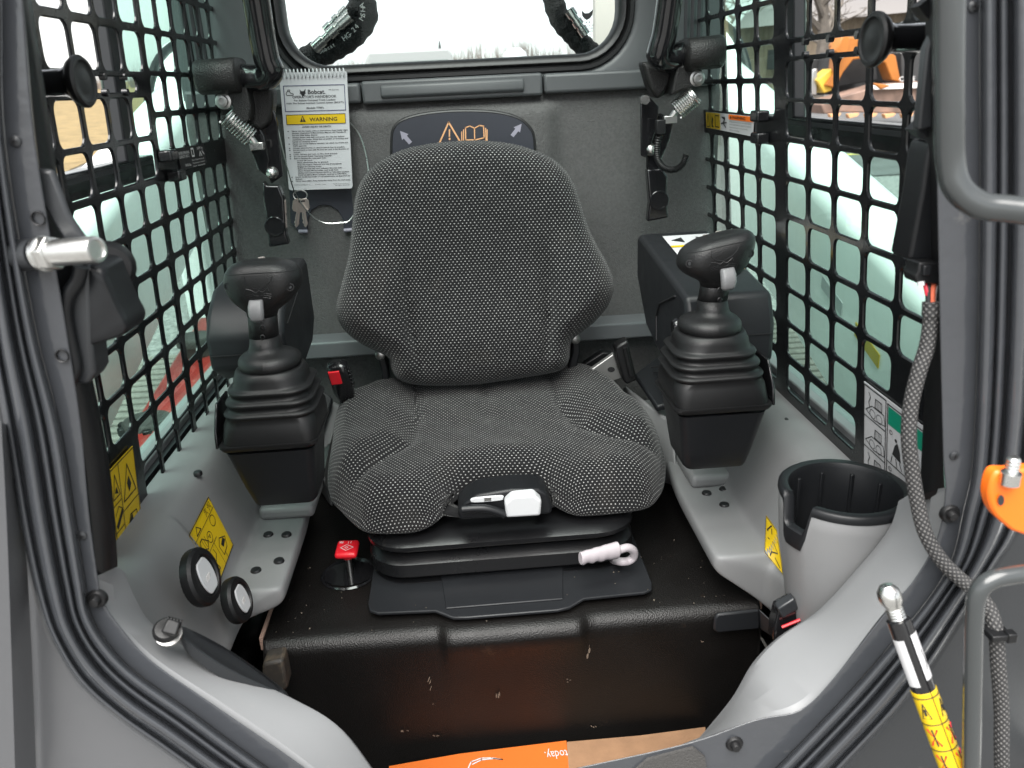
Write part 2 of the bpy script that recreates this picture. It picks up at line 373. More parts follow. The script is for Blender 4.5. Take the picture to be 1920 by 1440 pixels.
# building with corrugated wooden siding
M_side = mat('weathered tin siding', (.17, .135, .095), .8, var=(2.5, .2)); M_roof = mat('dark roofing', (.16, .15, .145), .7)
bl = PY(1385, 95, 33.); br_ = PY(1900, 60, 27.)
root = thing('timber_building', ((bl.x+br_.x)/2, 30, gz(0, 30)), 'long brown corrugated shed behind the orange loader', 'building')
w = MB(); n = 120; rows = []
for z in (gz(0, 30)-1, None):
    r = []
    for i in range(n+1):
        t = i/n; x = bl.x+(br_.x+4-bl.x)*t; y = 33-(33-26)*t+.05*(i % 2); r.append(V((x, y, (gz(0, 30)-1) if z is not None else 1.55+.3*t)))
    rows.append(r)
w.grid(rows); obj('wall', w, M_side, root, sm=0)
r_ = MB(); a = V((bl.x-.4, 32.5, 1.5)); b = V((br_.x+4, 25.6, 1.8)); r_.grid([[a, b], [a+V((.6, .6, .5)), b+V((.6, .6, .5))], [a+V((3, 6, 1.2)), b+V((3, 6, 1.2))]]); obj('roof', r_, M_roof, root)
for i in range(4):
    t = .12+.24*i; wnd = MB(); x = bl.x+(br_.x+4-bl.x)*t; y = 33-7*t-.08; wnd.box(V((x, y, .35)), (1.0, .06, .7)); obj('window', wnd, M_seal, root)
# orange loader parked by the building
M_lor = mat('loader orange', (.36, .125, .018), .5, var=(3, .12)); M_dk = mat('machine dark', (.035, .035, .036), .6, var=(4, .3)); M_rust = mat('rusty bucket steel', (.17, .11, .085), .7, var=(3, .4))
def PG(px, py, d): return PY(px, py, d)
D = 15.5
root = thing('wheel_loader', (PG(1620, 210, D).x, D, gz(0, D)), 'orange wheel loader with rusty toothed bucket parked on the lot', 'loader')
def pol(name, pts, m, th=.5, y=D, par=root, bev=.02):
    q = MB(); q.prism([PG(a, b, y) for a, b in pts], (0, th, 0)); return obj(name, q, m, par, bev=bev)
pol('boom', [(1548, 160), (1568, 132), (1572, 100), (1568, 84), (1580, 68), (1612, 70), (1650, 78), (1680, 105), (1690, 155), (1672, 150), (1660, 118), (1630, 108), (1600, 112), (1582, 135), (1566, 165)], M_lor, .35)
pol('linkage_plate', [(1580, 68), (1588, 62), (1594, 72), (1592, 100), (1578, 108), (1566, 96)], M_lor, .3, D-.3)
pol('engine_hood', [(1570, 96), (1640, 92), (1646, 150), (1560, 165)], M_dk, .8, D+.6)
pol('chassis', [(1510, 110), (1760, 100), (1760, 165), (1510, 180)], M_dk, 1.2, D+1.5)
pol('hydraulic_cylinder', [(1518, 178), (1524, 130), (1534, 128), (1532, 180)], M_steel, .15, D+.2)
pol('cab', [(1690, 90), (1760, 85), (1760, 150), (1690, 155)], M_dk, 1., D+.4)
pol('counterweight', [(1532, 150), (1560, 128), (1560, 170), (1545, 175)], mat('loader yellow', (.62, .42, .05), .5), .4, D+.1)
bk = pol('bucket', [(1540, 196), (1560, 186), (1660, 158), (1780, 150), (1790, 215), (1660, 212), (1580, 210), (1545, 214)], M_rust, .7, D-.6)
pol('bucket_lip', [(1635, 160), (1780, 152), (1780, 163), (1640, 168)], M_arm, .1, D-.68, bk, .005)
for i in range(5):
    x = 1556+i*34; t = pol('bucket_tooth', [(x, 214), (x+3, 222), (x+18, 218), (x+22, 212)], M_tan, .12, D-.72, bk, .004)
pol('boom_brace', [(1636, 155), (1672, 160), (1652, 168)], M_lor, .1, D-.7)
lt = MB(); pp = Pl(PG(1640, 144, D-.02), PG(1722, 142, D-.02), PG(1640, 154, D-.02), (0, -1, 0), .02); pp.text(lt, 'CASE', .55, .95, .9, .36); obj('lettering', lt, M_arm, root, sm=0)
lt = MB(); pp = Pl(PG(1608, 78, D-.02), PG(1640, 79, D-.02), PG(1608, 92, D-.02), (0, -1, 0), .02); pp.poly(lt, [(0, 0), (1, 0), (1.6, 1), (.1, 1)]); pl_ = obj('name_plate', lt, M_dk, root, sm=0)
lt = MB(); pp.l = .04; pp.text(lt, 'CASE', .25, .85, .7, 1.1); obj('lettering', lt, M_arm, pl_, sm=0)
# pickup truck seen over the rear sill
D = 14.
M_truck = mat('white truck paint', (.27, .27, .27), .5); M_tgl = mat('truck glass', (.055, .085, .08), .5, spec=.2)
def TP(px, py, dy=0): return PY(px, py, D+dy)
cx = TP(767, 110).x; zt = TP(767, 94).z
root = thing('pickup_truck', (cx, D+.5, gz(0, D)), 'white pickup truck parked behind the rear window', 'truck')
q = MB(); g = gz(0, D)
q.loft([[V((cx+s*w_, D+y, z)) for s, y in ((-1, 0), (1, 0), (1, 1.9), (-1, 1.9))] for w_, z in ((.80, zt-.62), (.78, zt-.5), (.70, zt-.12), (.66, zt-.03), (.6, zt))]); obj('cab', q, M_truck, root, bev=.05)
q = MB(); q.add([V((cx-.71, D-.012, zt-.45)), V((cx+.71, D-.012, zt-.45)), V((cx+.64, D-.01, zt-.15)), V((cx-.64, D-.01, zt-.15))], [(0, 1, 2, 3)]); 
q = MB().prism([V((cx-.69, D-.02, zt-.47)), V((cx+.69, D-.02, zt-.47)), V((cx+.62, D-.02, zt-.17)), V((cx-.62, D-.02, zt-.17))], (0, .05, 0)); obj('rear_window', q, M_tgl, root)
q = MB().box(V((cx, D-1.0, g+1.0)), (1.9, 2., .9)); obj('bed', q, M_truck, root, bev=.05)
q = MB().box(V((cx, D+2.6, g+.9)), (1.9, 1.6, .8)); obj('bonnet', q, M_truck, root, bev=.08)
for s in (-1, 1):
    for yy in (-1.1, 2.4):
        q = MB().cyl(V((cx+s*.95, D+yy, g+.38)), V((cx+s*.72, D+yy, g+.38)), .38, n=20); obj('wheel', q, M_rubber, root)
q = MB().tube([V((cx+.5, D+.4, zt-.02)), V((cx+.5, D+.55, zt+.14))], [.03, .008], 8); obj('aerial', q, M_blk, root)
# round pale tank behind
p = PY(966, 112, 20.); q = MB(); q.lathe(V((p.x, 20, gz(0, 20))), (0, 0, 1), [(.30, 0), (.30, 1.75+p.z-GT*20+.0), (.26, 1.9+p.z-GT*20), (.14, 2.0+p.z-GT*20)], 24); obj('storage_tank', q, mat('grey tank', (.45, .46, .48), .5), label='small grey round-topped tank right of the pickup truck', cat='tank')
# ------------------------------------------------------------------ lift arms of the machine itself, tracks beside the cab
def liftarm(s, label):
    root = thing('lift_arm', (s*.85, 1.6, -.75), label, 'lift arm', 'lift arms')
    top = lambda y: -.352+.285*(y-1.24); low = lambda y: -.63+.33*(y-1.5)
    q = MB(); rings = []
    for y in np.linspace(.5, 3.0, 26):
        t, l = top(y), low(y); r = .018; x0, x1 = s*.74, s*.90
        ring = [(x0, l), (x0, t-r*2), (x0+s*r*.6, t-r*.6), (x0+s*r*2, t), (x1-s*r*2, t), (x1-s*r*.6, t-r*.6), (x1, t-r*2), (x1, l)]
        rings.append([V((x, y, z)) for x, z in ring])
    q.loft(rings); obj('beam', q, M_arm, root, sm=60)
    # rear upright link the arm swings from
    q = MB(); prof = [(2.85, -.75), (2.86, -.1), (2.92, .06), (3.05, .16), (3.25, .20), (3.5, .16), (3.6, -.1), (3.55, -.75)]
    q.prism([V((s*.905, v.x, v.y)) for v in cr([(a, b, 0) for a, b in prof], 5)], (s*.10, 0, 0)); obj('upright', q, M_arm, root, bev=.012)
    q = MB(); q.tube(cr([V((s*.93, 2.7, -.5)), V((s*.93, 2.62, -.1)), V((s*.92, 2.75, .10)), V((s*.92, 3.1, .2))], 6), .014, 10); obj('hydraulic_hose', q, M_rubber, root)
    q = MB(); q.lathe(V((s*.735, 2.72, -.05)), (-s, 0, 0), [(.05, -.02), (.05, .03), (.035, .04), (.0, .04)], 20); obj('pivot_pin', q, M_steel, root)
    q = MB(); q.grid([[V((s*.7385, 1.30+.0, -.475)), V((s*.7385, 1.52, -.40))], [V((s*.7385, 1.30, -.49)), V((s*.7385, 1.52, -.415))]]); 
    for k in range(2):
        d = MB(); y0 = 1.33+.16*k; z0 = -.52+.055*k; d.prism([V((s*.739, y0, z0)), V((s*.739, y0+.10, z0+.034)), V((s*.739, y0+.10, z0+.06)), V((s*.739, y0, z0+.026))], (-s*.0015, 0, 0)); obj('decal', d, M_paper if k else M_yel, root)
liftarm(-1, 'white lift arm sloping outside the left screen'); liftarm(1, 'white lift arm sloping outside the right screen')
def track(s, label):
    root = thing('rubber_track', (s*.95, 1.8, gz(0, 1.8)), label, 'track', 'rubber tracks')
    q = MB(); zt = -.93; pts = [(.3, zt-.35), (.45, zt-.1), (.75, zt), (3.0, zt), (3.35, zt-.12), (3.5, zt-.4), (3.2, gz(0, 2)+.02), (.6, gz(0, 1)+.02)]
    q.prism([V((s*.72, y, z)) for y, z in pts], (s*.55, 0, 0)); obj('belt', q, M_tread, root, bev=.02)
    l0 = None
    for k in range(38):
        if l0 is None:
            d = MB(); d.box(V((s*.99, .80, zt+.012)), (.5, .034, .03), taper=.9); l0 = obj('tread_lug', d, M_tread, root, bev=.006)
        else: copy_part(l0, (0, .058*k, 0), root)
    return root
track(-1, 'dusty rubber track under the left lift arm'); track(1, 'dusty rubber track under the right lift arm')
# red arm-support strut lying outside the left window with two capped pins
root = thing('red_support_bar', (-.72, 1.8, -.80), 'red steel bar with two dark capped posts outside the left screen', 'support bar')
a, b = PX(238, 950, -.60), PX(418, 612, -.66); q = MB()
d = (b-a).normalized(); sd_ = V((1, .04, 0)).normalized(); up = sd_.cross(d).normalized()
q.loft([[p+sd_*x+up*z for x, z in ((-.055, -.045), (.05, -.045), (.05, .03), (-.055, .03))] for p in (a, b)]); obj('bar', q, M_redpt, root, bev=.006)
for px, py, sc in ((283, 800, 1.0), (372, 640, .95)):
    p0 = PX(px, py+20, -.645)
    q = MB().cyl(p0-V((0, 0, .09)), p0-V((0, 0, .015)), .036*sc, n=24); po = obj('post', q, M_redpt, root)
    q = MB(); n = 32
    prof = [(.036, -.02), (.040, .018), (.047, .02), (.047, .036), (.043, .041), (.012, .042), (.0, .042)]
    q.lathe(p0, (0, 0, 1), [(r*sc, h) for r, h in prof], 24); cpp = obj('cap', q, mat('worn black cap', (.05, .048, .045), .6, var=(30, .3)), po)
    if sc == 1:
        for k in range(10):
            an = k*math.pi/5; q = MB().box(p0+V((.049*math.cos(an), .049*math.sin(an), .027)), (.014, .016, .017), Matrix.Rotation(an, 3, 'Z')); obj('cap_lobe', q, M_blk, po, bev=.003)
# steel running boards just under the side windows
for s, nm in ((-1, 'left'), (1, 'right')):
    q = MB().box(V((s*.565, 1.45, -.66)), (.055, 1.9, .03)); obj('window_ledge', q, mat('pale ledge '+nm, (.48, .49, .48), .5, var=(30, .15)), bev=.006, label='narrow pale ledge below the %s side window' % nm, cat='ledge', group='window ledges')
# rear hydraulic hoses behind the window
def hose(pts, r, Y, label, letters=None):
    P = [PY(a, b, Y) for a, b in pts]; root = thing('hydraulic_hose', base_of(P), label, 'hose', 'rear hoses')
    q = MB(); path = cr(P, 8); rr = [r*(1+.05*math.sin(i*1.7)) for i in range(len(path))]; q.tube(path, rr, 16); sl_ = obj('sleeve', q, M_sleeve, root); return root, path
M_sleeve = mat('woven hose sleeve', (.010, .010, .011), .85, bump=[(260, .7, .003, 'vor'), (30, .5, .01)], var=(40, .3))
YH = 1.78
r1, pa = hose([(672, -60), (676, -10), (684, 30), (660, 65), (622, 90), (585, 108), (560, 125)], .026, YH, 'black sleeved hose curling in the left of the rear window')
def on_path_text(path, st, t0, step, h, off, Y, par, m):
    q = MB(); L = len(path)
    for i, ch in enumerate(st):
        if ch == ' ': continue
        t = t0+i*step; k = int(t); p = path[min(k, L-1)].lerp(path[min(k+1, L-1)], t-k); d = (path[min(k+1, L-1)]-path[max(k-1, 0)]).normalized()
        n = V((0, -1, 0)); d = (d-n*d.dot(n)).normalized(); u = n.cross(d)*-1; u = d.cross(n)*-1
        o = p+n*off-u*h*.35
        vs_, fs_ = text_polys(ch); q.add([o+d*(v[0]-.3)*h*1.3+u*v[1]*h*1.3 for v in vs_], fs_)
    obj('lettering', q, m, par, sm=0)
pr_ = list(reversed(pa))
on_path_text(pr_, 'Bobcat', 12.5, 1.05, .008, .0285, YH, r1, M_paleprint); on_path_text(pr_, 'HG-24', 21.5, 1.45, .0105, .0285, YH, r1, M_paleprint); on_path_text(pr_, 'MSHA', 30.5, 1.7, .0105, .0285, YH, r1, M_paleprint)
def fitting(par, p0, p1, m):
    d = (p1-p0); L = d.length
    q = MB(); q.lathe(p0, d, [(.009, 0), (.0115, .002), (.0115, L*.28), (.0085, L*.29), (.0085, L*.42), (.012, L*.43), (.012, L*.62), (.0085, L*.63), (.0085, L*.7), (.011, L*.71), (.011, L), (.008, L)], 16); return obj('fitting', q, m, par)
fitting(r1, PY(588, 92, YH-.03), PY(656, 30, YH-.03), M_zinc)
fitting(r1, PY(610, 60, YH-.02), PY(652, 18, YH-.02), M_zinc)
q = MB().tube(cr([PY(a, b, YH-.02) for a, b in ((655, 24), (668, 0), (672, -40))], 5), .012, 10); obj('branch_hose', q, M_sleeve, r1)
r2, pb = hose([(1036, -60), (1036, -10), (1050, 35), (1075, 65), (1100, 92), (1125, 112)], .0215, YH, 'black sleeved hose slanting in the right of the rear window')
fitting(r2, PY(1066, 18, YH-.025), PY(1098, 66, YH-.025), M_zinc)
# pale post behind the glass on the right
q = MB().box(V((PY(1133, 40, 2.1).x, 2.1, .2)), (.05, .04, .8)); obj('pale_post', q, mat('pale steel post', (.5, .48, .44), .6), label='pale upright steel post at the right edge of the rear window', cat='post')
# ================================================================== the cab shell
cab = thing('loader_cab', (0.02, 1.1, -1.0), 'dark grey loader cab with open front, foam-lined rear wall and grey sills', 'cab')
YB = 1.56
def sstep(a, b, x): t = min(1, max(0, (x-a)/(b-a))); return t*t*(3-2*t)
# --- foam liner
def foam_y(x, z):
    core = sstep(-.215, -.165, x)*(1-sstep(.155, .20, x))
    h = .014+.026*core*sstep(-.028, -.05, z)*(1-.6*sstep(-.30, -.5, z))
    h += .012*sstep(-.018, -.035, z)
    h += .010*(1-sstep(-.43, -.36, x))+.008*sstep(.375, .42, x)+.006*math.exp(-((x-.3)**2+(z+.24)**2)/.006)
    return YB-h
q = MB(); q.grid([[V((x, foam_y(x, z), z)) for x in np.linspace(-.475, .485, 90)] for z in np.linspace(-.018, -.98, 90)], flip=True); foam = obj('foam_liner', q, M_foam, cab, sm=180)
# --- upper rear trim with the window opening
WX, WZ, WHW, WHH, WRR = .008, .215, .293, .172, .07
def wring(grow, y, n=9):
    return [V((WX+a, y, WZ+b)) for a, b in rrect(2*(WHW+grow), 2*(WHH+grow), WRR+grow, n)]
def outer(y, x0=-.48, x1=.49, z0=-.02, z1=.47):
    o = []
    for p in wring(0, y):
        d = V((p.x-WX, 0, p.z-WZ)); k = 1e9
        if d.x > 0: k = min(k, (x1-WX)/d.x)
        if d.x < 0: k = min(k, (x0-WX)/d.x)
        if d.z > 0: k = min(k, (z1-WZ)/d.z)
        if d.z < 0: k = min(k, (z0-WZ)/d.z)
        o.append(V((WX+d.x*k, y, WZ+d.z*k)))
    return o
q = MB(); q.loft([wring(.020, YB+.03), wring(.022, YB+.0), wring(.028, YB-.012), wring(.040, YB-.018), [a.lerp(b, .75) for a, b in zip(wring(.04, YB), outer(YB-.022))], outer(YB-.012)], caps=False); obj('window_surround', q, M_trim, cab, sm=50)
q = MB(); q.loft([wring(.030, YB-.013), wring(.027, YB-.019), wring(.021, YB-.019), wring(.017, YB-.012), wring(.013, YB-.019), wring(.005, YB-.017), wring(.0, YB-.006), wring(.0, YB+.02)], caps=False); seal = obj('window_seal', q, M_seal, cab, sm=60)
q = MB(); q.loft([wring(.0, YB+.004), wring(.0005, YB+.010)]); rg = obj('rear_glass', q, M_glassr, cab)
# etched glass mark
g = Pl(PY(1082, 20, YB), PY(1118, 18, YB), PY(1082, 66, YB), (0, -1, 0), -.0025); q = MB()
g.poly(q, [(.25, .0), (.42, .12), (.62, .12), (.85, -.02), (.80, .22), (.68, .34), (.52, .40), (.40, .34), (.28, .22)])
g.poly(q, [(.46, .46), (.52, .46), (.52, .52), (.46, .52)]); g.poly(q, [(.62, .46), (.68, .46), (.68, .52), (.62, .52)])
for i, s_ in enumerate(('CARLEX', '43R-001582', 'M  50', 'DOT  90', 'AS-2')): g.text(q, s_, .5, .66+.12*i, .075, .8-.08*i, 'c')
obj('glass_mark', q, M_ink, rg, sm=0)
# --- ledge trim under the window
def bar(name, x0, x1, z0, z1, y0, dep, m, par, bev=.006): q = MB().box(V(((x0+x1)/2, y0-dep/2, (z0+z1)/2)), (x1-x0, dep, z1-z0)); return obj(name, q, m, par, bev=bev, seg=3)
zt, zb = .012, -.022
bar('ledge_trim', -.47, -.164, zb, zt, YB-.01, .035, M_trim, cab); bar('ledge_trim', .161, .48, zb, zt, YB-.01, .035, M_trim, cab)
cc = bar('ledge_cover', -.1615, .1585, zb-.002, zt+.002, YB-.008, .040, M_trim, cab, .005)
q = MB(); q.loft([[V((x, YB-.048-d, z)) for z, d in ((zt-.004, 0), (zt-.008, .006), (zb+.010, .008), (zb+.004, 0))] for x in (-.128, .125)]); obj('cover_panel', q, M_trim, cc, bev=.003, sm=70)
# --- corner strips
for x, nm in ((.446, 1), (-.452, -1)):
    for k in range(3):
        q = MB().tube([V((x-nm*.012*k+.0, YB-.012, .46)), V((x-nm*.012*k+nm*.006, YB-.016, -.5))], .0065, 8); obj('corner_rib', q, M_post, cab)
# --- badge recess on the rear wall
by = YB-.056
bp_ = cr([PY(a, b, by) for a, b in ((735, 330), (735, 262), (741, 238), (760, 224), (800, 214), (860, 209), (925, 211), (968, 221), (991, 238), (1001, 262), (1003, 330))], 5)
q = MB().prism(bp_, (0, .012, 0)); badge = obj('badge_panel', q, M_badge, cab, bev=.0015)
q = MB().tube([p+V((0, .003, 0)) for p in bp_], .0035, 8); obj('badge_rim', q, M_seal, badge)
g = Pl(PY(735, 208, by), PY(1002, 208, by), PY(735, 308, by), (0, -1, 0), .0008)
def gp(px, py): return ((px-735)/267, (py-208)/100)
q = MB(); g.line(q, [gp(841, 229), (gp(824, 269)), gp(864, 266)], .011, closed=True); g.line(q, [gp(843, 243), gp(843, 255)], .010); g.line(q, [gp(843.5, 259), gp(843.5, 261)], .012)
B = [[(868, 244), (868, 267), (913, 263), (911, 240)], [(871, 241), (872, 263)], [(909, 237), (910, 259)]]
g.line(q, [gp(873, 239), gp(874, 262), gp(892, 262), gp(909, 258), gp(907, 236)], .008); g.line(q, [gp(873, 239), gp(881, 236), gp(890, 240), gp(899, 235), gp(907, 236)], .008); g.line(q, [gp(890, 240), gp(891, 262)], .008)
g.line(q, [gp(869.5, 243), gp(870, 266), gp(913, 264), gp(911, 240)], .007); g.line(q, [gp(866, 247), gp(867, 270), gp(915, 267), gp(914, 243)], .007); obj('warning_print', q, M_tan, badge, sm=0)
q = MB()
for base, tip, w_ in (((770, 268), (750, 245), 1), ((962, 255), (979, 232), 1)):
    ax, ay = gp(*base); bx_, by_ = gp(*tip); d = V((bx_-ax, (by_-ay)*g.asp, 0)); L = d.length; d.normalize(); n = V((-d.y, d.x, 0))
    pts = [(0, .014), (L*.5, .014), (L*.5, .03), (L, 0), (L*.5, -.03), (L*.5, -.014), (0, -.014)]
    g.poly(q, [(ax+d.x*t+n.x*o, (ay*g.asp+d.y*t+n.y*o)/g.asp) for t, o in pts])
obj('arrow_print', q, M_lilac, badge, sm=0)
# --- cross beam behind the seat
q = MB(); prof = [(1.49, -.452), (1.488, -.482), (1.50, -.484), (1.545, -.484), (1.545, -.446), (1.50, -.447)]
q.loft([[V((x, y, z)) for y, z in prof] for x in (-.345, .395)]); obj('cross_beam', q, mat('semi gloss steel beam', (.10, .105, .11), .32, bump=(500, .1, .0006)), cab, bev=.003)
# --- handbook pocket plate
q = MB(); pk = [(536, 215), (688, 222), (692, 430), (668, 431), (645, 433), (643, 412), (634, 395), (618, 385), (600, 385), (584, 394), (577, 412), (577, 435), (560, 435), (545, 418), (540, 300)]
q.prism([PY(a, b, YB-.031) for a, b in pk], (0, .005, 0)); pko = obj('handbook_pocket', q, M_badge, cab, bev=.0012)
q = MB().tube([PY(a, b, YB-.034) for a, b in ((560, 434), (577, 434))], .0035, 8); obj('pocket_rim', q, M_lilac, pko)
q = MB().tube([PY(a, b, YB-.034) for a, b in ((645, 432), (690, 429))], .0035, 8); obj('pocket_rim', q, M_lilac, pko)
q = MB().tube([PY(a, b, YB-.034) for a, b in ((668, 232), (676, 330))], .003, 8); obj('pocket_rim', q, M_lilac, pko)
# --- roof, floor, lower side walls
for c_, d_ in (((.02, .60, .46), (1.0, .14, .04)), ((.02, 1.47, .46), (1.0, .32, .04)), ((-.41, .99, .46), (.14, .64, .04)), ((.45, .99, .46), (.14, .64, .04))):
    q = MB().box(V(c_), d_); obj('roof_panel', q, M_foam, cab)
q = MB().box(V((.02, .99, .465)), (.72, .64, .006)); obj('added_skylight', q, M_glassr, cab)  # unseen skylight, added large to bring overhead light into the cab
q = MB().box(V((.02, 1.05, -1.01)), (.96, 1.1, .04)); obj('floor', q, M_blk, cab)
for s, x in ((-1, -.47), (1, .515)):
    q = MB().box(V((x, 1.1, -.74)), (.02, 1.0, .5)); obj('side_wall', q, M_post, cab)
# --- front frame : face strip, ribs, returns
def keys(pts, Y, n=6): return cr([PY(a, b, Y) for a, b in pts], n)
OL = [(-124, -500), (-85, -20), (-62, 265), (-25, 600), (8, 800), (42, 1000), (72, 1130), (100, 1205), (150, 1285), (220, 1348), (300, 1405), (370, 1455), (440, 1505)]
AL = [(-15, -500), (0, -20), (8, 265), (62, 600), (112, 800), (137, 950), (158, 1085), (170, 1152), (202, 1207), (255, 1262), (354, 1332), (437, 1394), (540, 1468)]
BL = [(2, -500), (42, -20), (66, 265), (122, 600), (152, 800), (167, 960), (184, 1085), (193, 1127), (228, 1178), (285, 1240), (400, 1321), (530, 1410), (640, 1490)]
OR = [(1960, -500), (1960, -20), (1960, 400), (1950, 700), (1930, 900), (1905, 1000), (1870, 1055), (1818, 1135), (1747, 1248), (1677, 1340), (1593, 1430), (1545, 1480), (1490, 1530), (1400, 1600)]
AR = [(1838, -500), (1838, -20), (1838, 400), (1832, 700), (1823, 880), (1808, 955), (1785, 1050), (1740, 1125), (1677, 1202), (1593, 1298), (1485, 1411), (1440, 1455), (1390, 1500), (1290, 1560)]
BR = [(1746, -500), (1752, -20), (1756, 300), (1762, 600), (1768, 850), (1772, 925), (1756, 1010), (1710, 1092), (1652, 1158), (1560, 1275), (1500, 1331), (1414, 1350), (1290, 1393), (1080, 1440)]
def rows_between(ka, kb, ya, yb, m, prof=None):
    A_, B_ = keys(ka, 1), keys(kb, 1); out = []
    for i in range(m+1):
        t = i/m; y = ya+(yb-ya)*t-(prof(t) if prof else 0); out.append([(a.lerp(b, t))*y for a, b in zip(A_, B_)])
    return out
def ribs(t):
    h = 0
    for c, w_, k in ((.09, .08, .008), (.36, .16, .015), (.64, .085, .009), (.86, .12, .012)):
        d = abs(t-c)/w_
        if d < 1: h = max(h, k*math.sqrt(1-d*d))
    return h
for nm, o_, a_, b_ in (('L', OL, AL, BL), ('R', OR, AR, BR)):
    q = MB(); q.grid(rows_between(o_, a_, .578, .582, 88, ribs)); obj('door_seal_ribs', q, M_frame, cab, sm=60, label='row of glossy rounded ribs round the door opening')
    q = MB(); A_, B_ = keys(a_, .586), keys(b_, .586)
    q.loft([list(r) for r in zip(*[A_, [p*.995 for p in A_], [p*.995 for p in B_], B_, [p*1.05 for p in B_], [p*1.05 for p in A_]])]); obj('frame_face', q, M_frame, cab, sm=40, bev=.0015)
# black return covers between the face strip and the screens
q = MB(); SL = [(-16, -500), (56, -20), (104, 300), (160, 640), (205, 870), (221, 1062)]; BL2 = [(-3, -500), (42, -20), (72, 300), (128, 640), (160, 870), (182, 1080)]
q.grid([keys(BL2, .600), keys([(a*.5+c*.5, b*.5+d*.5) for (a, b), (c, d) in zip(BL2, SL)], .605), keys(SL, .625), [p*1.03+V((-.012, 0, 0)) for p in keys(SL, .625)], [LS(.83, p.z, .0) for p in keys(SL, .625)]]); obj('pillar_cover', q, M_blk, cab, sm=70)
q = MB(); SR = [(1732, -500), (1735, -20), (1735, 300), (1738, 600), (1728, 850), (1722, 940)]; BR2 = [(1746, -500), (1752, -20), (1756, 300), (1762, 600), (1768, 850), (1772, 930)]
q.grid([keys(BR2, .600), keys(SR, .625), [p*1.03+V((.012, 0, 0)) for p in keys(SR, .625)], [RS(.74, p.z*1.1, .0) for p in keys(SR, .625)]]); obj('pillar_cover', q, M_blk, cab, sm=70)
# body panels outside the ribs
def panel(name, pts, Y, m, dep=.05, bev=.004): q = MB().prism([PY(a, b, Y) for a, b in pts], (0, dep, 0)); return obj(name, q, m, cab, bev=bev)
panel('body_panel', [(-600, -500), (-124, -500), (-85, -20), (-62, 265), (-25, 600), (8, 800), (44, 1000), (74, 1130), (102, 1205), (152, 1285), (222, 1348), (302, 1405), (372, 1455), (440, 1505), (440, 1900), (-600, 1900)], .592, M_body)
q = MB(); q.grid([keys([(-40, 760), (-40, 1100), (-40, 1500)], .55), keys([(2, 790), (15, 1040), (30, 1500)], .556), keys([(20, 800), (52, 1080), (70, 1500)], .588)]); obj('body_fold', q, M_body, cab, sm=50)
panel('body_panel', [(2500, -500), (1960, -500), (1960, -20), (1960, 400), (1950, 700), (1930, 900), (1905, 1000), (1870, 1055), (1818, 1135), (1747, 1248), (1677, 1340), (1593, 1430), (1545, 1480), (1490, 1530), (1490, 1900), (2500, 1900)], .592, M_post)
panel('body_panel', [(430, 1560), (700, 1560), (1100, 1560), (1500, 1570), (1500, 1900), (430, 1900)], .612, M_post, .01)
# pale sill mouldings
LBo = [(184, 1085), (193, 1127), (228, 1178), (285, 1240), (400, 1321), (530, 1410), (640, 1490)]; LIn = [(222, 1064), (240, 1112), (282, 1170), (400, 1243), (545, 1308), (640, 1368), (722, 1480)]
o_, i_ = keys(LBo, .590), keys(LIn, .640); mid = [a.lerp(b, .5)+V((0, -.001, .002)) for a, b in zip(o_, i_)]
q = MB(); q.grid([[p+V((0, .02, -.02)) for p in o_], o_, [a.lerp(b, .12)+V((0, -.003, .004)) for a, b in zip(o_, i_)], mid, [a.lerp(b, .90)+V((0, -.001, .002)) for a, b in zip(o_, i_)], i_, [p+V((0, .010, -.012)) for p in i_], [p+V((0, .014, -.06)) for p in i_]]); sillL = obj('sill_moulding', q, M_lip, cab, sm=22)
RBo = [(1776, 915), (1760, 1010), (1712, 1090), (1650, 1158), (1560, 1275), (1500, 1331), (1414, 1350), (1290, 1395)]; RIn = [(1700, 930), (1680, 985), (1620, 1060), (1545, 1140), (1470, 1190), (1420, 1240), (1378, 1310), (1310, 1392)]
o_, i_ = keys(RBo, .590), keys(RIn, .665); mid = [a.lerp(b, .5)+V((0, -.001, .002)) for a, b in zip(o_, i_)]
q = MB(); q.grid([[p+V((0, .02, -.02)) for p in o_], o_, [a.lerp(b, .12)+V((0, -.003, .003)) for a, b in zip(o_, i_)], mid, [a.lerp(b, .88)+V((0, -.001, .002)) for a, b in zip(o_, i_)], i_, [p+V((0, .012, -.012)) for p in i_], [p+V((0, .016, -.07)) for p in i_]]); obj('sill_moulding', q, M_lip, cab, sm=22)
# bottom sill in front of the foot well
q = MB().prism([PY(a, b, .580) for a, b in ((1130, 1500), (1215, 1425), (1300, 1403), (1322, 1420), (1332, 1500))], (0, .003, 0)); obj('grip_tape', q, mat('grip tape', (.05, .048, .046), .95, bump=(500, 1, .002)), cab)
# screws, plugs and holes on the frame
def screw(px, py, Y=.582, r=.0042):
    p = PY(px, py, Y); q = MB(); q.lathe(p+V((0, .003, 0)), (0, -1, 0), [(r*.9, 0), (r, .0015), (r*.9, .0032), (r*.5, .0042), (0, .0044)], 16); o = obj('screw', q, M_post, cab)
    q = MB(); q.box(p+V((0, -.0012, 0)), (r*1.1, .0010, r*.28)); q.box(p+V((0, -.0012, 0)), (r*.28, .0010, r*1.1)); obj('screw_slot', q, M_ink, o)
for s_ in ((28, 265), (153, 1005), (1790, 855), (1826, 12)): screw(*s_)
def plug(px, py, Y=.581, r=.0085):
    p = PY(px, py, Y); q = MB(); q.lathe(p+V((0, .004, 0)), (0, -1, 0), [(r, 0), (r, .003), (r*.85, .005), (r*.55, .005), (r*.5, .008), (r*.42, .0095), (0, .0098)], 22); obj('push_plug', q, M_rubber, cab)
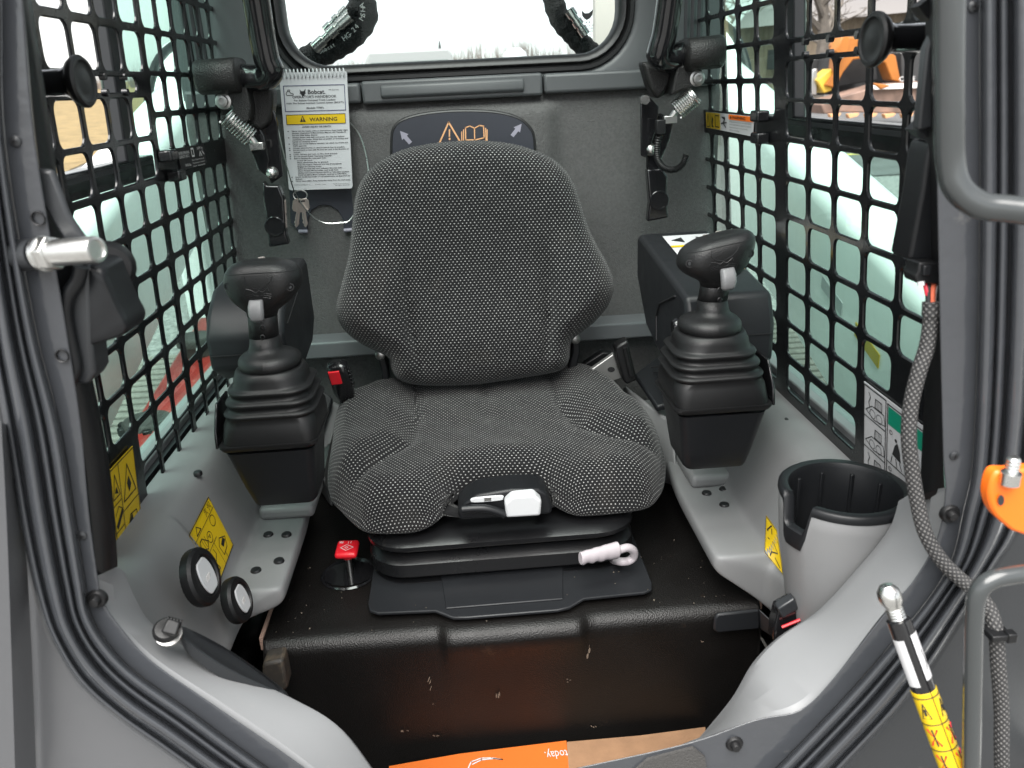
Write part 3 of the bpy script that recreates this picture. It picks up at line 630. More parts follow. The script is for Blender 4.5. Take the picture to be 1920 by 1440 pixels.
for s_ in ((180, 1125), (1783, 965), (1378, 1397)): plug(*s_)
for px, py, r in ((70, 410, .0042), (115, 668, .0042)):
    p = PY(px, py, .580); q = MB(); q.lathe(p+V((0, .006, 0)), (0, -1, 0), [(0, 0), (r, .0005), (r, .0055), (r*1.12, .006), (r*1.2, .0045)], 18, caps=False); obj('bolt_hole', q, M_ink, cab)
# angled gusset plate on the left post
gus = [(52, 315), (98, 318), (128, 400), (176, 470), (170, 500), (128, 470), (70, 372), (55, 340)]
q = MB().prism([PY(a, b, .590) for a, b in gus], (0, .006, 0)); obj('gusset_plate', q, M_post, cab, bev=.003)
# --- side screens
def screen(S, sgn):
    """perforated steel sheet: S(y,z,off) maps to the place"""
    q = MB(); th = .0035
    def cell(ya, yb, za, zb, hole, r=.011, n=5):
        if hole is None:
            for o in (0, th): q.face([S(ya, za, sgn*o), S(yb, za, sgn*o), S(yb, zb, sgn*o), S(ya, zb, sgn*o)])
            return
        ha, hb, hc, hd = hole; cy, cz = (ha+hb)/2, (hc+hd)/2; r = min(r, (hb-ha)/2.2, (hd-hc)/2.2); bw = .0014
        ring = [(cy+a, cz+b) for a, b in rrect(hb-ha, hd-hc, r, n)]; ringb = [(cy+a, cz+b) for a, b in rrect(hb-ha+2*bw, hd-hc+2*bw, r+bw, n)]
        out = []
        for a, b in ring:
            ty = yb if a > cy else ya; tz = zb if b > cz else za
            da, db = abs(a-cy)-(hb-ha)/2+r, abs(b-cz)-(hd-hc)/2+r
            out.append((ty, b) if da > db+1e-7 else (a, tz) if db > da+1e-7 else (ty, tz))
        q.loft([[S(a, b, 0) for a, b in out], [S(a, b, 0) for a, b in ringb], [S(a, b, sgn*bw) for a, b in ring], [S(a, b, sgn*th) for a, b in ring], [S(a, b, sgn*th) for a, b in out]], caps=False)
    return q, cell
def build_screen(S, sgn, colsF, colsB, rowsF, rowsB, slotz, slot_cols, div, ext, label, skipF=(), skipB=()):
    q, cell = screen(S, sgn)
    y0, y1, z0, z1 = ext
    def blk(cols, rows, ya, yb, za, zb, skip):
        cb = [ya]+[(cols[i][1]+cols[i+1][0])/2 for i in range(len(cols)-1)]+[yb]
        rb = [za]+[(rows[i][1]+rows[i+1][0])/2 for i in range(len(rows)-1)]+[zb]
        for i, (c0, c1) in enumerate(cols):
            for j, (r0, r1) in enumerate(rows):
                cell(cb[i], cb[i+1], rb[j], rb[j+1], None if (i, j) in skip else (c0, c1, r0, r1))
    lowF = [r for r in rowsF if r[1] < slotz[0]]; hiF = [r for r in rowsF if r[0] > slotz[1]]
    zs0 = (lowF[-1][1]+slotz[0])/2; zs1 = (slotz[1]+hiF[0][0])/2
    blk(colsF, lowF, y0, div, z0, zs0, skipF); blk(colsF, hiF, y0, div, zs1, z1, ())
    # finger slot with its scalloped edges
    blk([slot_cols], [slotz], y0, div, zs0, zs1, ())
    blk(colsB, rowsB, div, y1, z0, z1, skipB)
    root = obj('side_screen', q, M_screen, None, sm=40, label=label, cat='window screen', group='side screens')
    # bumps along the slot
    for k in range(4):
        yy = slot_cols[0]+(slot_cols[1]-slot_cols[0])*(.18+.22*k)
        for zz in slotz:
            b = MB(); b.lathe(S(yy, zz, 0), (1, 0, 0), [(.0045, -.0035), (.0045, .0035)], 12); obj('slot_notch', b, M_screen, root)
    return root
def rr(tops, h): return sorted([(t-h, t) for t in tops])
# left screen
cF = [(.832, .893)]+[(.897+.0705*i+.003, .897+.0705*i+.0625) for i in range(4)]
cF = [(.830, .889), (.899, .961), (.971, .1032*10), (1.041, 1.103), (1.113, 1.173)]
cB = [(1.189+.0655*i, 1.244+.0655*i) for i in range(6)]
rF = rr([.084, .004, -.051, -.108, -.165, -.223, -.280, -.337, -.394, -.446], .048)+rr([.142, .20, .258, .316, .374, .43], .048)
rF = sorted(rF)
rB = sorted(rr([.084, .031, -.023, -.110, -.165, -.220, -.275, -.331, -.388, -.443], .046)+rr([.138, .192, .246, .30, .354, .408], .046))
# front lowest cells of the left screen carry a decal: solid
fi = [j for j, r in enumerate([r for r in rF if r[1] < .011]) if r[1] < -.39]
skF = [(i, j) for i in (0, 1) for j in fi]+[(0, 0), (1, 0), (0, 1), (1, 1)]
scL = build_screen(LS, -1, cF, cB, rF, rB, (.011, .029), (.86, 1.141), 1.181, (.80, 1.62, -.505, .445), 'black perforated steel screen on the left window', skF)
cFr = [(.755, .820), (.832, .900), (.912, .982), (.992, 1.060), (1.070, 1.138)]
cBr = [(1.179+.0785*i, 1.245+.0785*i) for i in range(5)]
rFr = sorted(rr([.009, -.043, -.096, -.149, -.203, -.257, -.311, -.365, -.424], .046)+rr([.084, .137, .19, .244, .298, .352, .406], .046))
rBr = sorted(rr([.084, .033, -.019, -.104, -.155, -.207, -.259, -.312, -.366, -.424], .044)+rr([.135, .186, .238, .29, .342, .394], .044))
skR = [(0, 0), (0, 1), (0, 2), (1, 0), (1, 1)]
scR = build_screen(RS, 1, cFr, cBr, rFr, rBr, (.015, .031), (.80, 1.123), 1.156, (.735, 1.585, -.500, .445), 'black perforated steel screen on the right window', skR)
# latch stops on the screens, decals on the screens
def stop(S, sgn, y, z, root):
    b = MB().box(S(y, z, -sgn*.010), (.020, .030, .016)); obj('latch_stop', b, M_screen, root, bev=.003)
p = PL(301, 287); stop(LS, -1, p.y, p.z-.004, scL); p = PL(318, 329); stop(LS, -1, p.y, p.z, scL)
p = PR(1437, 217); stop(RS, 1, p.y, p.z, scR); p = PR(1437, 258); stop(RS, 1, p.y, p.z, scR)
# side window panes with the sliding frame
for S, sgn, nm, zz, yb_ in ((LS, -1, 'left', -.085, 1.165), (RS, 1, 'right', -.075, 1.20)):
    root = thing('side_window', S(1.15, -.5, sgn*.05), '%s side window with tinted panes and black slider rail' % nm, 'window', 'side windows')
    b = MB().prism([S(.72, -.495, sgn*.045), S(1.66, -.495, sgn*.045), S(1.66, zz, sgn*.045), S(.72, zz, sgn*.045)], (sgn*.004, 0, 0)); obj('lower_pane', b, M_glass, root)
    b = MB().prism([S(yb_, zz, sgn*.052), S(1.66, zz, sgn*.052), S(1.66, .44, sgn*.052), S(yb_, .44, sgn*.052)], (sgn*.004, 0, 0)); obj('upper_pane', b, M_glass, root)
    b = MB().prism([S(.72, zz-.022, sgn*.036), S(yb_+.10, zz-.022, sgn*.036), S(yb_+.10, zz+.010, sgn*.036), S(.72, zz+.010, sgn*.036)], (sgn*.024, 0, 0)); rl = obj('slider_rail', b, M_screen, root, bev=.003)
    b = MB().prism([S(.72, zz-.002, sgn*.0345), S(yb_+.09, zz-.002, sgn*.0345), S(yb_+.09, zz+.004, sgn*.0345), S(.72, zz+.004, sgn*.0345)], (sgn*.003, 0, 0)); obj('rail_lip', b, M_post, rl)
    b = MB().prism([S(yb_-.0, zz, sgn*.036), S(yb_+.035, zz, sgn*.036), S(yb_+.035, .44, sgn*.036), S(yb_, .44, sgn*.036)], (sgn*.02, 0, 0)); obj('slider_stile', b, M_post, root, bev=.003)
    b = MB().prism([S(.72, -.50, sgn*.03), S(1.60, -.50, sgn*.03), S(1.60, -.478, sgn*.03), S(.72, -.478, sgn*.03)], (sgn*.03, 0, 0)); obj('lower_rail', b, M_lip, root, bev=.003)
    # saw-toothed rubber edge near the rear
    pts = [S(1.815, -.07, sgn*.10)]
    for k in range(14):
        z = -.08-.028*k; pts += [S(1.78, z, sgn*.10), S(1.785, z-.012, sgn*.10), S(1.805, z-.016, sgn*.10), S(1.805, z-.026, sgn*.10)]
    pts += [S(1.85, -.46, sgn*.10), S(1.85, -.07, sgn*.10)]
    b = MB().prism(pts, (sgn*.01, 0, 0)); obj('toothed_edge', b, M_rubber, root)
    b = MB().prism([S(1.66, -.5, sgn*.07), S(1.80, -.5, sgn*.07), S(1.80, .44, sgn*.07), S(1.66, .44, sgn*.07)], (sgn*.02, 0, 0)); obj('rear_pillar', b, M_post, root)
# ================================================================== operator seat
seat = thing('operator_seat', (.02, 1.15, -.70), 'black suspension seat in white-dotted fabric at the middle of the cab', 'seat')
def pillow(outline, cen, frame, top, rim, bot, na=160, nr=34):
    """cushion over a closed outline: top(u,v,d)->height with d the true distance to the edge; rim(u,v) rounding radius; bot(u,v) lowest height"""
    pts = cr([(a, b, 0) for a, b in outline], 8, True); pts = resample(pts+[pts[0]], na+1)[:-1]
    P2 = np.array([(p.x, p.y) for p in pts]); Q2 = np.roll(P2, -1, 0); E = Q2-P2; EL = (E**2).sum(1)
    def dist(x, y):
        t = np.clip(((x-P2[:, 0])*E[:, 0]+(y-P2[:, 1])*E[:, 1])/EL, 0, 1); qx, qy = P2[:, 0]+E[:, 0]*t, P2[:, 1]+E[:, 1]*t
        dd = np.hypot(x-qx, y-qy); i = int(dd.argmin()); return dd[i], qx[i]-x, qy[i]-y
    mb = MB(); c = V((cen[0], cen[1], 0)); ss = [1-(1-i/nr)**1.6 for i in range(1, nr+1)]
    nrm = []
    for j in range(na):
        t = P2[(j+1) % na]-P2[j-1]; n = np.array((t[1], -t[0])); n /= np.hypot(*n)
        if n @ (P2[j]-np.array(cen)) < 0: n = -n
        nrm.append(n)
    def hgt(x, y, d):
        r = rim(x, y); w = top(x, y, d)
        if d < r: k = 1-d/r; w -= r*.95*(1-math.sqrt(max(0, 1-k*k)))
        return w
    mb.v = [frame(c.x, c.y, hgt(c.x, c.y, dist(c.x, c.y)[0]))]; mb.uv = {0: (c.x, c.y)}; flat = hgt
    last = None
    for s in ss:
        cur = []
        for p in pts:
            q = c+(p-c)*s; d, gx, gy = dist(q.x, q.y) if s < 1 else (0, 0, 0); w = hgt(q.x, q.y, d); r = rim(q.x, q.y); ex = 0
            if d < r: k = 1-d/r; ex = r*(math.asin(min(1, k))-k)
            L = math.hypot(gx, gy); n = (gx/L, gy/L) if L > 1e-7 else nrm[len(cur)]
            mb.uv[len(mb.v)] = (q.x+n[0]*ex, q.y+n[1]*ex); cur.append(w); mb.v.append(frame(q.x, q.y, w))
        last = cur
    nb = len(ss)
    for kx, kk in ((.004, .25), (.005, .5), (.002, .75), (-.008, .95), (-.03, 1.0)):
        for j, p in enumerate(pts):
            w0 = last[j]; w1 = bot(p.x, p.y); w = w0+(min(w1, w0-.004)-w0)*kk; n = nrm[j]; r = rim(p.x, p.y); ex = r*(math.pi/2-1)+(w0-w)
            mb.uv[len(mb.v)] = (p.x+n[0]*ex, p.y+n[1]*ex); mb.v.append(frame(p.x+n[0]*kx, p.y+n[1]*kx, w))
    n = na; m = nb+5
    for j in range(n): mb.f.append((0, 1+j, 1+(j+1) % n))
    for i in range(m-1):
        for j in range(n): mb.f.append((1+i*n+j, 1+(i+1)*n+j, 1+(i+1)*n+(j+1) % n, 1+i*n+(j+1) % n))
    mb.f.append(tuple(1+(m-1)*n+j for j in range(n)))
    return mb
# ---- backrest
zo = [(860, 72), (1000, 88), (1110, 120), (1200, 160), (1270, 220), (1320, 300), (1352, 400), (1392, 520), (1440, 620), (1490, 710), (1520, 790), (1522, 850), (1492, 930), (1420, 1010), (1350, 1065), (1310, 1100), (1294, 1150), (1292, 1200), (1268, 1248), (1200, 1272), (1080, 1292), (950, 1312), (820, 1330), (650, 1338), (500, 1333), (415, 1310), (380, 1265), (365, 1200), (320, 1170), (200, 1110), (120, 1040), (88, 960), (95, 890), (120, 800), (155, 650), (172, 500), (185, 380), (210, 290), (260, 220), (340, 160), (450, 112), (600, 84), (740, 72)]
BO, BT = 1.335, .17    # backrest front plane: Y = BO + BT*(Z+.50)
def PB(px, py):
    r = ray(px, py); k = (BO+BT*.50)/(r[1]-BT*r[2]); return r*k
nB = V((0, -1, BT)).normalized(); uB = V((1, 0, 0)); vB = V((0, BT, 1)).normalized(); oB = V((.02, BO+BT*.2, -.30))
def fB(u, v, w): return oB+uB*u+vB*v+nB*w
ol = []
for a, b in zo:
    p = V(PB(600+a/2.77, 240+b/2.77))-oB; ol.append((p.dot(uB), p.dot(vB)))
def topB(u, v, d):
    k = min(1, d/.04); lo = sstep(.10, -.06, v)
    cw = .118-.010*sstep(-.05, -.2, v); e = abs(u)-cw
    w = .030+lo*(.024*sstep(-.006, .04, e)-.013*math.exp(-(e/.007)**2)*min(1, d/.02))*k
    w += (-.010*math.exp(-(u/.12)**2)*sstep(.16, .0, v)+.012*math.exp(-((v+.12)/.06)**2)*math.exp(-(u/.1)**2))*k
    return w+.0010*math.sin(u*60+v*23)*k*math.sin(v*41)
bk = pillow(ol, (0.0, -.01), fB, topB, lambda u, v: .042, lambda u, v: -.045)
backrest = obj('backrest', bk, M_fab, seat, sm=180)
q = MB(); q.prism([fB(u*.86, v*.86-.003, -.062) for u, v in ol], nB*-.02); obj('backrest_shell', q, M_blk, backrest, bev=.006)
# ---- cushion
zc = [(470, 190), (330, 268), (200, 338), (112, 430), (62, 540), (46, 640), (62, 740), (108, 830), (165, 905), (240, 955), (400, 962), (530, 948), (605, 918), (655, 862), (705, 800), (775, 755), (900, 737), (1040, 728), (1115, 746), (1165, 795), (1215, 838), (1290, 868), (1400, 862), (1550, 832), (1645, 780), (1698, 690), (1715, 590), (1694, 490), (1640, 400), (1562, 318), (1455, 245), (1290, 170)]
ZC = -.575; cush = []
for i, (a, b) in enumerate(zc):
    px, py = 600+a/2.667, 640+b/2.667
    zz = ZC-.025*sstep(700, 900, b)+.035*sstep(480, 260, b); p = PZ(px, py, zz)
    cush.append((p.x-.02, p.y))
cush[0] = (cush[1][0]+.05, 1.43); cush[-1] = (cush[-2][0]-.045, 1.43)
cush.append((0.0, 1.45))
def fC(u, v, w): return V((.02+u, v, ZC+w))
crL = [(zz_[0], zz_[1]) for zz_ in [tuple(PZ(600+a/2.667, 640+b/2.667, -.535))[:2] for a, b in ((150, 690), (300, 600), (450, 520), (492, 400), (475, 240))]]
crR = [tuple(PZ(600+a/2.667, 640+b/2.667, -.535))[:2] for a, b in ((1690, 520), (1500, 490), (1300, 440), (1190, 340), (1140, 170))]
def dseg(x, y, pl):
    best = 9; sd = 1
    for (a, b), (c, d) in zip(pl, pl[1:]):
        ex, ey = c-a, d-b; t = max(0, min(1, ((x-a)*ex+(y-b)*ey)/(ex*ex+ey*ey))); qx, qy = a+ex*t, b+ey*t
        ds = math.hypot(x-qx, y-qy)
        if ds < best: best = ds; sd = 1 if (ex*(y-b)-ey*(x-a)) > 0 else -1
    return best, sd
def topC(u, v, d):
    x = u+.02; k = min(1, d/.03)
    dl, sl_ = dseg(x, v, crL); dr, sr_ = dseg(x, v, crR)
    w = .046+.016*sstep(1.20, 1.38, v)
    if x < .02: w += k*((.018*sstep(0, .05, dl) if sl_ > 0 else 0)-.008*math.exp(-(dl/.008)**2))
    else: w += k*((.018*sstep(0, .05, dr) if sr_ < 0 else 0)-.008*math.exp(-(dr/.008)**2))
    w += -.012*sstep(1.02, .90, v)-.006*math.exp(-(u/.012)**2)*sstep(1.20, 1.27, v)*k
    w += .006*math.exp(-(u/.07)**2)*math.exp(-((v-1.10)/.05)**2)
    return w+.001*math.sin(u*70+v*30)*k*math.sin(v*55)
def rimC(u, v): return .055-.035*sstep(1.25, 1.36, v)-.012*math.exp(-((u-.0)/.07)**2)*sstep(1.12, 1.06, v)
def botC(u, v):
    nt = math.exp(-((u+.005)/.085)**4)*sstep(1.15, 1.08, v); return -.030+.028*nt
cs = pillow(cush, (0, 1.16), fC, topC, rimC, botC, 200, 40)
cushion = obj('cushion', cs, M_fab, seat, sm=180)
for f in ():
    pass
# ---- seat pan, suspension bellows and base
def ring_xy(w, d, z, cx=.025, cy=1.22, r=.06, n=8): return [V((cx+a, cy+b, z)) for a, b in rrect(w, d, r, n)]
xl, xr = PZ(690, 990, -.62).x, PZ(1190, 970, -.62).x; cx = (xl+xr)/2; ww = xr-xl
M_base = mat('satin black seat base', (.007, .0072, .008), .30, spec=.5, bump=(900, .2, .0005), rvar=.05, dust=((.09, .08, .065), 35, .62, .25))
def stack(name, secs): 
    q = MB(); q.loft([ring_xy(ww*k, d, z, cx, 1.205+o) for k, d, z, o in secs]); return obj(name, q, M_base, seat, sm=28)
stack('seat_pan', [(.94, .37, -.634, .008), (.985, .392, -.632, .003), (1.0, .400, -.626, 0), (1.0, .400, -.620, 0), (.97, .385, -.613, .004), (.88, .34, -.611, .01)])
stack('suspension_cover', [(.94, .36, -.682, .012), (.985, .385, -.680, .006), (1.0, .396, -.672, .002), (1.0, .396, -.652, .002), (.975, .382, -.642, .008), (.92, .35, -.636, .014)])
stack('base_rim', [(.90, .34, -.697, .014), (.975, .384, -.694, .006), (.985, .388, -.690, .004), (.985, .388, -.6865, .004), (.95, .37, -.684, .008)])
# front control panel with the white weight-adjust lever
fy = .978
q = MB(); pts = [(858, 960), (870, 944), (895, 928), (960, 918), (1010, 917), (1026, 926), (1036, 950), (1034, 964), (950, 971), (862, 975)]
q.prism([PY(a, b, fy+.016) for a, b in pts], (0, .05, 0)); cpn = obj('control_panel', q, M_blk2, seat, bev=.004, seg=3)
q = MB().prism(cr([PY(a, b, fy+.013) for a, b in ((882, 938), (892, 934), (940, 930), (943, 935), (938, 939), (890, 943))], 3, True), (0, .004, 0)); wn1 = obj('indicator_window', q, M_white, cpn, bev=.001)
q = MB().prism([PY(a, b, fy+.0125) for a, b in ((908, 934), (921, 933), (921, 939), (908, 940))], (0, .002, 0)); obj('indicator_mark', q, M_steel, wn1)
q = MB(); pp = [PY(a, b, fy) for a, b in ((946, 944), (960, 931), (1002, 928), (1016, 940), (1014, 968), (949, 972))]
q.prism(pp, (0, .03, 0)); obj('weight_lever', q, M_white, cpn, bev=.004, seg=3)
q = MB(); q.tube(cr([PY(a, b, fy+.006) for a, b in ((866, 955), (905, 953), (930, 958), (947, 965))], 5), .006, 10); obj('lever_arm', q, M_blk2, cpn)
# hinge brackets left and right
for pts, nm in (([(706, 662), (720, 660), (727, 690), (733, 735), (728, 760), (712, 752), (716, 700)], 0), ([(1072, 632), (1086, 628), (1088, 660), (1082, 690), (1090, 712), (1072, 714), (1066, 690), (1074, 660)], 1)):
    q = MB().prism([PY(a, b, 1.385) for a, b in pts], (0, .03, 0)); hb = obj('hinge_bracket', q, M_blk2, seat, bev=.003)
    a, b = pts[0]; p = PY(a+7, b+4, 1.38); q = MB(); q.lathe(p, (0, -1, 0), [(.009, -.01), (.009, .002), (.006, .004), (0, .004)], 14); obj('hinge_bolt', q, M_steel, hb)
# ================================================================== seat box and its plate
box = thing('seat_box', (.035, 1.2, -1.0), 'black grained seat box with scuffed front below the seat', 'seat box')
M_boxp = mat('grained black moulding', (.0052, .0046, .0043), .42, spec=.36, bump=[(520, .5, .0008, 'vor'), (1500, .2, .0003)], rvar=.06, dust=((.10, .06, .035), 14, .66, .22))
x0, x1 = -.308, .378; yf = .913; zt = -.70
def boxprof(x):
    m = sstep(-.075, -.055, x)*(1-sstep(.12, .14, x)); return m
q = MB(); rows = []
xs = list(np.linspace(x0, -.08, 8))+list(np.linspace(-.075, -.06, 5))+list(np.linspace(-.05, .115, 8))+list(np.linspace(.122, .137, 5))+list(np.linspace(.15, x1, 8))
for x in xs:
    m = boxprof(x); y, z = yf-.012*m, zt+.002*m; r = .022; row = [V((x, 1.5, z)), V((x, 1.2, z)), V((x, 1.0, z)), V((x, y+r*1.6, z))]
    row += [V((x, y+r-r*math.sin(R_(a)), z-r+r*math.cos(R_(a)))) for a in (10, 25, 40, 55, 70, 85)]
    row += [V((x, yf-.008*m+.001, zt-.035)), V((x, yf-.003*m+.002, zt-.055)), V((x, yf+.003, zt-.08)), V((x, yf+.004, zt-.15)), V((x, yf+.006, -1.0))]; rows.append(row)
q.grid(rows, flip=False)
bx = obj('moulding', q, M_boxp, box, sm=60)
for x, s in ((x0, -1), (x1, 1)):
    q = MB().prism([V((x, yf+.01, -1.0)), V((x, yf+.004, zt-.03)), V((x, yf+.02, zt-.004)), V((x, 1.5, zt-.002)), V((x, 1.5, -1.0))], (s*.006, 0, 0)); obj('side_panel', q, M_boxp, box)
    q = MB().box(V((x+s*.009, 1.06, zt-.012)), (.005, .25, .02)); obj('foam_edge', q, mat('pink foam', (.42, .28, .22), .9, bump=(400, .6, .002)), box)
# scuffs with their own shapes on the front
M_scuff = mat('pale scuff', (.10, .075, .055), .85, bump=(600, .8, .001), var=(90, .6))
rd = random.Random(5)
def blob_face(cx_, cy_, w_, h_, rot, Y, n=9):
    pts = []
    for k in range(n):
        a = 2*math.pi*k/n; rr_ = rd.uniform(.55, 1.1); dx, dy = w_*rr_*math.cos(a), h_*rr_*math.sin(a)
        pts.append(PY(cx_+dx*math.cos(rot)-dy*math.sin(rot), cy_+dx*math.sin(rot)+dy*math.cos(rot), Y))
    return pts
for a, b, w_, h_, rt in ((806, 1284, 3, 15, .4), (934, 1303, 3.5, 14, -.1), (980, 1216, 2.5, 10, .1), (923, 1212, 2, 7, -.2), (1103, 1226, 5, 16, .15), (1062, 1276, 5, 3, 0), (820, 1378, 8, 4, .2), (757, 1371, 7, 3, .1), (1318, 1203, 5, 2.5, .2), (1112, 1362, 5, 3, .5), (813, 1320, 2.5, 4, 0)):
    for k in range(3):
        q = MB().face(blob_face(a+rd.gauss(0, w_*.6), b+rd.gauss(0, h_*.6), w_*.45, h_*.4, rt, .9140)); obj('scuff', q, M_scuff, bx, sm=0)
for a, b in ((890, 1226), (1052, 1212)):
    Yh = .9135; q = MB().face(cr([PY(a+14*math.cos(t), b+10*math.sin(t), Yh) for t in np.linspace(0, 2*math.pi, 9)[:-1]], 3, True)); obj('dimple', q, mat('bare brown dimple', (.035, .022, .016), .5), bx, sm=0)
# round well with the red knob
p = PZ(655, 1075, zt+.0015); q = MB().face([p+V((.034*math.cos(t)*1.15, .030*math.sin(t)*1.1, 0)) for t in np.linspace(0, 2*math.pi, 25)[:-1]]); q.lathe(p+V((0, 0, -.001)), (0, 0, 1), [(.036, 0), (.041, .003), (.044, .001)], 26, caps=False); obj('knob_well', q, M_gloss, bx)
# plate
pl = thing('seat_mount_plate', (.03, 1.03, -.69), 'smooth dark grey plate under the seat with rounded front corners', 'plate')
pts = [(-.172, 1.30), (-.172, .975), (-.168, .958), (-.155, .950), (-.075, .945), (-.05, .926), (-.03, .924), (.095, .924), (.112, .928), (.135, .945), (.222, .948), (.234, .954), (.238, .970), (.238, 1.30)]
q = MB().prism([V((a, b, -.692)) for a, b in pts], (0, 0, .005)); plo = obj('sheet', q, M_slate, pl, bev=.0015)
q = MB(); q.box(PZ(777, 1082, -.686), (.022, .006, .008)); obj('clip', q, M_blk, pl, bev=.001)
q = MB().prism([V((-.06, .945, -.6868)), V((.105, .945, -.6868)), V((.125, 1.1, -.6868)), V((-.075, 1.1, -.6868))], (0, 0, .0025)); obj('raised_pad', q, M_slate, pl, bev=.002, seg=3)
# red knob on its stem
kn = thing('red_knob', PZ(657, 1078, zt), 'square red knob on a short steel stem left of the seat base', 'knob')
p = PZ(657, 1074, zt+.001); q = MB().cyl(p, p+V((0, 0, .03)), .0045, n=14); obj('stem', q, M_steel, kn)
top = p+V((0, 0, .042)); Rm = Matrix.Rotation(R_(8), 3, 'X') @ Matrix.Rotation(R_(-3), 3, 'Z')
q = MB().box(top, (.034, .036, .011), Rm); ko = obj('cap', q, M_red, kn, bev=.005, seg=3)
q = MB().cyl(p+V((0, 0, .028)), top, .008, .010, n=16); obj('collar', q, M_red, kn)
tl = top+Rm @ V((-.013, .015, .0056)); g = Pl(tl, tl+Rm @ V((.026, 0, 0)), tl+Rm @ V((0, -.028, 0)), Rm @ V((0, 0, 1)), .0004); q = MB()
g.line(q, [(.15, .62), (.5, .38), (.9, .62), (.5, .86)], .04, closed=True); g.line(q, [(.4, .62), (.5, .54), (.6, .62), (.5, .70)], .03, closed=True)
for i in range(4): g.line(q, [(.05+.06*i, .25), (.05+.06*i, .1)], .03); 
g.line(q, [(.55, .1), (.55, .28)], .035); g.line(q, [(.7, .1), (.7, .28)], .035); obj('print', q, M_paper, ko, sm=0)
# slide handle in front of the base
hd = thing('slide_handle', PY(1140, 1055, 1.03), 'pale ribbed pull handle in front of the seat base', 'handle')
q = MB(); a = PY(1088, 1047, .965); b = PY(1158, 1031, .985); ax = (b-a); up = V((0, 0, 1)); sdv = ax.cross(up).normalized(); up = sdv.cross(ax).normalized(); rings = []
for k in range(17):
    t = k/16; r1_ = .0085+.003*t+.0004*math.sin(t*26)*(t < .75); c0 = a+ax*t; rings.append([c0+up*(r1_*math.cos(x)*1.15-(.0009*math.sin(t*26) if t < .75 else 0))+sdv*(r1_*.8*math.sin(x)) for x in np.linspace(0, 2*math.pi, 15)[:-1]])
q.loft(rings); obj('grip', q, M_pinkw, hd, sm=60, bev=.001)
q = MB().tube(cr([PY(c, d, e) for c, d, e in ((1155, 1034, .985), (1175, 1027, .99), (1187, 1032, .995), (1188, 1044, 1.0), (1178, 1052, 1.0), (1163, 1053, 1.0), (1150, 1050, 1.03))], 6), .0062, 12); obj('rod', q, M_pinkw, hd)
q = MB().box(PY(1126, 1060, 1.035), (.028, .02, .01)); obj('rod_clip', q, M_blk, hd, bev=.002)
# ================================================================== grey side consoles
def console(name, secs, label, grp='side consoles'):
    q = MB(); q.grid([[V((x, y, z)) for x, z in prof] for y, prof in secs])
    return obj(name, q, M_cons, None, sm=180, sub=2, label=label, cat='console', group=grp)
LW = lambda x, z: (x, z)
full = [(-.447, -.485), (-.425, -.490), (-.400, -.495), (-.388, -.510), (-.362, -.575), (-.352, -.612), (-.345, -.618), (-.335, -.620), (-.283, -.620), (-.276, -.6225), (-.274, -.632), (-.275, -.652), (-.33, -.658)]
def mixp(a, b, t): return [(x0+(x1-x0)*t, z0+(z1-z0)*t) for (x0, z0), (x1, z1) in zip(a, b)]
front = [(-.447, -.485), (-.425, -.490), (-.396, -.495), (-.378, -.512), (-.352, -.575), (-.340, -.620), (-.336, -.63), (-.334, -.636), (-.331, -.642), (-.330, -.646), (-.329, -.652), (-.330, -.660), (-.345, -.664)]
near = [(-.43, -.40), (-.40, -.41), (-.375, -.42), (-.352, -.45), (-.332, -.52), (-.320, -.58), (-.318, -.60), (-.316, -.615), (-.315, -.62), (-.3145, -.624), (-.314, -.63), (-.316, -.636), (-.33, -.64)]
bend = [(x-(.02 if i > 2 else 0), z) for i, (x, z) in enumerate(full)]
cL = console('side_console', [(.60, near), (.64, near), (.72, mixp(near, front, .5)), (.80, front), (.90, front), (.922, mixp(front, full, .06)), (.929, mixp(front, full, .92)), (.936, full), (.96, full), (1.05, full), (1.16, full), (1.30, bend), (1.50, bend)], 'light grey moulded console along the left wall with two dials')
def mir(pr, dx): return [(-x+dx, z) for x, z in pr]
dx = .040
fullR = [(x+(.01 if i < 3 else 0), z) for i, (x, z) in enumerate(mir(full, dx))]; fullR = fullR[:7]+[(.376, -.620), (.321, -.620), (.314, -.6225), (.312, -.632), (.313, -.652), (.37, -.658)]
frontR = [(x, z-(.06*(i-8)/4 if i > 8 else 0)) for i, (x, z) in enumerate(mir(front, .062))]; nearR = [(x, z-(.06*(i-8)/4 if i > 8 else 0)) for i, (x, z) in enumerate(mir(near, .075))]
cR = console('side_console', [(.60, nearR), (.64, nearR), (.72, mixp(nearR, frontR, .5)), (.80, frontR), (.89, frontR), (.912, mixp(frontR, fullR, .06)), (.919, mixp(frontR, fullR, .92)), (.926, fullR), (.95, fullR), (1.05, fullR), (1.16, fullR), (1.30, mir(bend, dx)), (1.50, mir(bend, dx))], 'light grey moulded console along the right wall beside the cup holder')
from mathutils.bvhtree import BVHTree
_bv = {}
def hit(o, px, py):
    if o.name not in _bv:
        bpy.context.view_layer.update(); dg = bpy.context.evaluated_depsgraph_get(); me = o.evaluated_get(dg).to_mesh()
        _bv[o.name] = BVHTree.FromPolygons([o.matrix_world @ v.co for v in me.vertices], [tuple(p.vertices) for p in me.polygons])
    h = _bv[o.name].ray_cast(V((0, 0, 0)), V(ray(px, py)).normalized()); return h[0], (h[1] if h[1] is not None and h[1].dot(V(ray(px, py))) < 0 else -h[1] if h[1] is not None else None)
